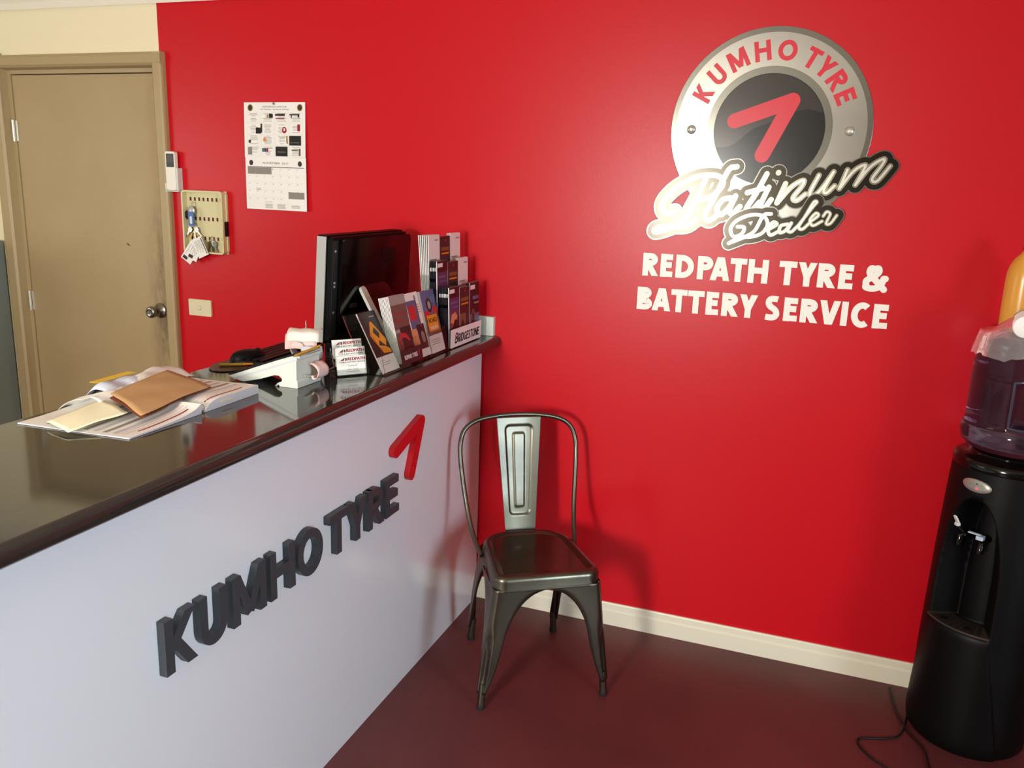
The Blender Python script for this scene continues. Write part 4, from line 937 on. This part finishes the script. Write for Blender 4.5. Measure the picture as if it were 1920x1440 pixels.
mb, *_ = warped('e', '', '', (A-Z*.006+X*.002, B_-Z*.003, C_-Z*.003, D_-Z*.010-Y*.004), 'kraft_inside', .0016, 6); obj('back', mb, be, solid=.0006)

# ================================================================== BUSINESS CARDS
ch = thing('card_holder', 'clear tiered holder for business cards between the monitor and the leaflet rack', 'card holder', (-.07, -.84, CT))
cu = Vector((.0618, .0786, 0)).normalized(); cn = Vector((cu.y, -cu.x, 0)); co = Vector((-.1005, -.882, CT+.0006))
b = MB(); b.obox(co-cu*.004-cn*.042, cu*.103, cn*.048, Z*.003, 'acrylic'); b.obox(co-cu*.004+cn*.004, cu*.103, cn*.002, Z*.020, 'acrylic')
for s in (-.0045, .0965): b.prism([(-.042,.003),(.005,.003),(.005,.020),(-.012,.050),(-.042,.080)], co+cu*s, cn, Z, cu*.002, 'acrylic')
obj('tray', b, ch)
for i, (dz, back, lab) in enumerate(((.004, 0, 'front business card standing lowest in the clear holder'), (.026, .015, 'middle business card rising behind the front one'), (.0465, .030, 'rear business card standing highest in the clear holder'))):
    for j in range(3):
        tl = Vector((-cn.x*.16, -cn.y*.16, 1)).normalized(); o = co+cu*(.002+(.002, .004, 0)[i])-cn*(back+.0016*j)+Z*dz
        mb = MB(); mb.obox(o, cu*.090, tl*.055, -cn*.0012, 'paper'); n = .0
        if j == 0:
            mb.poly(o, cu, tl, [(.010,.041),(.024,.0505),(.022,.041)], 'ink_red', .0004); mb.patch(o, cu, tl, .025, .041, .031, .049, 'ink_green', .0004)
            text(mb, 'REDPATH', o, cu, tl, .033, .0412, .053, .0092, 'ink_red', .0005, 2); text(mb, 'TYRE & BATTERY SERVICE', o, cu, tl, .008, .0345, .078, .0042, 'ink_dark', .0005, 1)
            if i == 0:
                text(mb, 'Andrew Redpath' if 0 else 'Tyre Service', o, cu, tl, .028, .0285, .036, .0026, 'ink_grey'); text(mb, '5461 5365', o, cu, tl, .030, .0135, .034, .004, 'ink_grey')
                mb.patch(o, cu, tl, .034, .0245, .062, .026, 'ink_grey'); mb.patch(o, cu, tl, .026, .008, .068, .0095, 'ink_grey')
        tag(obj('business_card', mb), lab if j == 0 else ('card stacked behind the front business card', 'card stacked behind the middle business card', 'card stacked behind the rear business card')[i], 'card', 'business cards in the holder' if j == 0 else 'business cards behind card %s' % 'front middle rear'.split()[i])

# ================================================================== LEAFLET RACKS
def leaflet(o, u, v, n, w, h, th, design):
    """one folded leaflet: u across, v up, n towards the room"""
    mb = MB(); mb.obox(o, u*w, v*h, -n*th, 'leaf_white'); P = lambda a, z, a2, z2, mt, l=.0003: mb.patch(o, u, v, a*w, z*h, a2*w, z2*h, mt, l)
    PL = lambda pts, mt, l=.0005: mb.poly(o, u, v, [(a*w, z*h) for a, z in pts], mt, l)
    D = lambda a, z, rx, ry, mt, l=.0006: mb.disc(o, u, v, a*w, z*h, rx*w, ry*h, mt, l)
    if design == 'sign':
        P(0, .26, 1, 1, 'leaf_dark'); P(0, .0, 1, .26, 'leaf_white'); PL([(.18,.62),(.45,.83),(.55,.83),(.95,.50),(.80,.40),(.55,.52),(.40,.40)], 'leaf_orange'); PL([(.40,.44),(.75,.40),(.95,.34),(.95,.28),(.5,.30)], 'leaf_orange'); PL([(.40,.66),(.55,.74),(.72,.62),(.6,.54)], 'leaf_dark', .0008)
        P(.55, .90, .85, .92, 'leaf_grey', .0005); [P(.12, .19-.035*i, .12+(.25,.55,.45)[i], .20-.035*i, 'leaf_grey', .0005) for i in range(3)]
    elif design == 'guide':
        P(0, 0, 1, 1, 'leaf_grey'); P(.0, .50, 1, .86, 'leaf_brown', .0004); P(.30, .12, 1, .52, 'leaf_dark', .0005); text(mb, 'PRODUCT', o, u, v, .08*w, .70*h, .75*w, .045*h, 'leaf_red', .0008, 1); text(mb, 'GUIDE', o, u, v, .08*w, .60*h, .52*w, .045*h, 'leaf_red', .0008, 1)
        P(0, .10, .35, .45, 'leaf_brown', .0006); PL([(.08,.30),(.3,.44),(.62,.42),(.85,.30),(.75,.29),(.55,.36),(.32,.37),(.15,.27)], 'leaf_red', .0009); P(0, 0, 1, .06, 'leaf_white', .0006)
    elif design == 'tyre':
        P(0, 0, 1, 1, 'leaf_white'); P(.12, .42, .72, .88, 'leaf_sky', .0004); P(.18, .58, .62, .80, 'leaf_red', .0005); P(.0, .10, .40, .45, 'leaf_peach', .0005); P(.42, .12, .95, .50, 'leaf_dark', .0006); D(.72, .30, .22, .16, 'leaf_night', .0009); D(.72, .30, .12, .09, 'leaf_grey', .0011); P(.72, .45, .80, .95, 'leaf_brown', .0007)
        for i in range(4): P(.78, .80-.04*i, .95, .81-.04*i, 'leaf_red', .0009)
    elif design == 'road':
        P(0, .62, 1, 1, 'leaf_sky'); P(0, .28, 1, .62, 'leaf_brown'); P(0, 0, 1, .28, 'leaf_white'); D(.48, .76, .20, .12, 'leaf_night'); D(.48, .76, .11, .065, 'leaf_grey', .0009); P(.0, .58, .42, .68, 'leaf_red', .0005); D(.84, .66, .17, .08, 'leaf_red')
        P(.15, .34, .88, .60, 'leaf_orange', .0008); text(mb, 'ROAD', o, u, v, .22*w, .48*h, .58*w, .075*h, 'ink_black', .0012, 1); text(mb, 'SIGN', o, u, v, .26*w, .37*h, .5*w, .055*h, 'leaf_white', .0012, 1)
        [P(.15, .2-.035*i, .75, .21-.035*i, 'leaf_grey', .0005) for i in range(3)]
    elif design == 'dusk':
        P(0, 0, 1, 1, 'leaf_purple'); P(0, .82, 1, 1, 'leaf_night', .0004); PL([(.1,.42),(.25,.55),(.6,.58),(.8,.50),(.62,.40),(.4,.30)], 'leaf_peach'); PL([(.3,.0),(.36,.36),(.55,.46),(.8,.42),(1,.5),(1,0)], 'leaf_night', .0007); D(.22, .18, .20, .24, 'leaf_brown', .0009); D(.22, .18, .12, .17, 'leaf_night', .0011)
        P(.04, .90, .52, .965, 'leaf_white', .0008); P(.12, .72, .75, .76, 'leaf_sky', .0008); P(.2, .65, .9, .675, 'leaf_sky', .0008)
    elif design == 'gold':
        P(0, 0, 1, 1, 'leaf_dark'); P(.0, .25, .6, .55, 'leaf_gold', .0004); D(.28, .25, .25, .28, 'leaf_brown'); D(.28, .25, .16, .20, 'leaf_night', .0009); P(.12, .76, .9, .82, 'leaf_gold', .0007); P(.15, .70, .88, .725, 'leaf_orange', .0007); D(.55, .93, .05, .02, 'leaf_red')
    elif design == 'night':
        P(0, 0, 1, 1, 'leaf_night'); P(.0, .30, 1, .45, 'leaf_sky', .0004); D(.35, .28, .26, .26, 'leaf_brown'); D(.35, .28, .17, .19, 'leaf_night', .0009); P(.05, .88, .55, .955, 'leaf_white', .0008); P(.3, .70, .95, .76, 'leaf_sky', .0008); P(.45, .62, .95, .65, 'leaf_grey', .0008)
    elif design == 'white':
        P(0, 0, 1, .5, 'leaf_teal'); P(.55, .90, .88, .925, 'leaf_grey', .0005); P(.08, .58, .7, .605, 'leaf_grey', .0005); P(0, .48, 1, .53, 'leaf_grey', .0005)
    return mb
WORD = {'none': 'x', 'sign': 'dark leaflet with orange sign', 'guide': 'brown and grey product guide leaflet', 'tyre': 'leaflet with tyre and red panel', 'road': 'leaflet with yellow road sign', 'dusk': 'purple dusk leaflet', 'gold': 'dark leaflet with gold lettering', 'night': 'black leaflet with white corner label', 'white': 'white leaflet with grey lower half'}
def stack(o, u, v, n, w, h, count, gap, design, where, fan=0.0, drop=0):
    for i in range(count):
        jit = random.uniform(-.0006, .0006)
        oo = o-n*(gap*i)+Z*drop+u*jit; vv = (v-n*(fan*i)).normalized()
        mb = leaflet(oo, u, vv, n, w, h, gap*.55, design if i == 0 else 'dusk' if design == 'dusk' else 'none')
        if i and design in ('dusk', 'night', 'gold'):              # dark printed spines with a pale band
            for a, e, mt in ((.0, .84, 'leaf_night'), (.90, 1.0, 'leaf_night'), (.66, .72, 'leaf_white')): mb.obox(oo-u*.0003+vv*(h*a)-n*(gap*.72), u*(w+.0006), vv*(h*(e-a)), n*(gap*.74), mt)
        t = obj('leaflet', mb)
        if i == 0: tag(t, '%s facing out %s' % (WORD[design], where), 'leaflet', 'leaflets in the racks')
        else: tag(t, 'leaflet behind the %s one %s' % ({'sign': 'orange sign', 'guide': 'guide', 'tyre': 'tyre', 'road': 'road sign', 'dusk': 'purple', 'gold': 'gold lettered', 'night': 'black', 'white': 'white'}[design], where), 'leaflet', 'leaflets behind the %s %s' % (design, where))
random.seed(21)
# front rack: four pockets leaning back
rk = thing('leaflet_rack', 'clear acrylic four pocket leaflet rack leaning back at the front worktop edge', 'rack', (-.03, -.586, CT))
n0 = Vector((1, 0, 0)); yk = [-.805, -.695, -.585, -.475, -.366]
b = MB(); b.box((-.046, -.809, CT+.0006), (.020, -.362, CT+.0030), 'acrylic'); b.obox((.0185, -.809, CT+.0030), (0, .447, 0), (-.016, 0, .082), (.0012, 0, .0003), 'acrylic')
b.obox((-.045, -.809, CT+.0030), (0, .447, 0), (-.078, 0, .165), (-.0016, 0, -.0006), 'acrylic'); rkb = obj('body', b, rk)
for y in [-.8095]+[k-.0008 for k in yk[1:4]]+[-.3625]:
    b = MB(); b.prism([(.0170,.0030),(-.0445,.0030),(-.121,.166),(-.062,.166),(.0010,.084)], (0, y, CT), X, Z, Y*.0016, 'acrylic'); obj('divider', b, rk)
for k, (lean, des, cnt_, x0, z0, where) in enumerate(((.100,'sign',2,.010,.006,'in the pocket nearest the business cards'),(.045,'guide',8,.012,.015,'in the second pocket of the front rack'),(.055,'tyre',3,.011,.010,'in the third pocket of the front rack'),(.048,'road',4,.010,.008,'in the fourth pocket of the front rack'))):
    v = Vector((-lean, 0, .19)).normalized(); n = Vector((v.z, 0, -v.x)).normalized()
    stack(Vector((x0, yk[k]+.004, CT+z0)), Y, v, n, .101, (.192, .208, .210, .208)[k], cnt_, .0042 if des == 'guide' else .0024, des, where, .002)
b = MB(); v = Vector((-.016, 0, .082)).normalized(); o = Vector((.0188, -.700, CT+.010)); b.obox(o, Y*.142, v*.046, Vector((.0008, 0, .0004)), 'leaf_dark'); nn = Vector((v.z, 0, -v.x)); o2 = o+Vector((.0008, 0, .0004))
text(b, 'KUMHO TYRES', o2, Y, v, .022, .015, .085, .0135, 'leaf_white', .0004, 1); b.poly(o2, Y, v, [(.113,.024),(.122,.034),(.125,.033),(.119,.014),(.116,.014),(.119,.027)], 'leaf_red', .0005); lb = obj('rack_label', b, rk); lb['label'] = 'dark strip with white capitals and red arrow'
# tiered stand at the wall end
rs = thing('leaflet_stand', 'tall three tier clear leaflet stand at the wall end of the worktop', 'stand', (-.07, -.209, CT))
ya, yb = -.343, -.076; cw = (yb-ya)/3
b = MB(); b.box((-.132, ya, CT+.0006), (.0165, yb, CT+.0030), 'acrylic'); b.box((.0150, ya, CT+.0030), (.0165, yb, CT+.072), 'acrylic')
for k in (1, 2): x = (0, -.0335, -.0660)[k]; b.box((x, ya, CT+.0030), (x+.0012, yb, CT+.072+.086*k), 'acrylic')
b.obox((-.128, ya, CT+.003), (0, yb-ya, 0), (-.02, 0, .27), (-.0015, 0, 0), 'acrylic'); obj('body', b, rs)
for y in (ya-.0016, yb): b = MB(); b.prism([(.0160,.003),(-.130,.003),(-.150,.25),(-.066,.25),(-.064,.165),(-.031,.160),(-.030,.075),(.0150,.072)], (0, y, CT), X, Z, Y*.0016, 'acrylic'); obj('side', b, rs)
b = MB(); o = Vector((.0167, ya, CT+.004)); b.obox(o, Y*(yb-ya), Z*.064, X*.0008, 'leaf_white'); o2 = o+X*.0008
xs = .034
for chh, wd_ in zip('BRIDGESTONE', (.023, .0185, .006, .0185, .019, .0165, .0165, .0165, .021, .0195, .0165)):
    hh = .036 if chh == 'B' else .030
    mb = raised_letter(chh, wd_, hh, .0052, (0, 0, 0), X, Y, Z*.0004, 'ink_black')
    sh = .22
    b.add([o2+Y*(xs+p.x+p.y*sh)+Z*(.013+p.y)+X*(.0003+p.z) for p in mb.v], mb.f, 'ink_black'); xs += wd_+.0022
b.poly(o2, Y, Z, [(.0375,.044),(.046,.044),(.0435,.034),(.0345,.034)], 'leaf_red', .0012); fl = obj('front_sign', b, rs); fl['label'] = 'white sign with slanted black capitals and a red mark'
rows_ = ((('dusk',7),('gold',3),('night',4)), (('dusk',5),('gold',3),('white',3)), (('white',6),('gold',3),('white',4)))
tiern = ('of the lowest tier', 'of the middle tier', 'of the top tier')
posn = ('at the monitor end', 'in the centre', 'at the wall end')
for t in range(3):
    for k in range(3):
        des, cn_ = rows_[t][k]; v = Vector((-.006, 0, .21)).normalized(); n = Vector((v.z, 0, -v.x)).normalized()
        zz = CT+.006+(0, .086, .172)[t] - (.008 if k == 1 else 0); x0 = .0125-(0, .0465, .0792)[t]
        stack(Vector((x0, ya+cw*k+.002, zz)), Y, v, n, cw-.004, .206, cn_, .0052 if k == 0 else .0036, des, '%s %s' % (posn[k], tiern[t]), .010 if (t, k) == (2, 0) else .002)
for o in SC.objects:
    o.select_set(False)
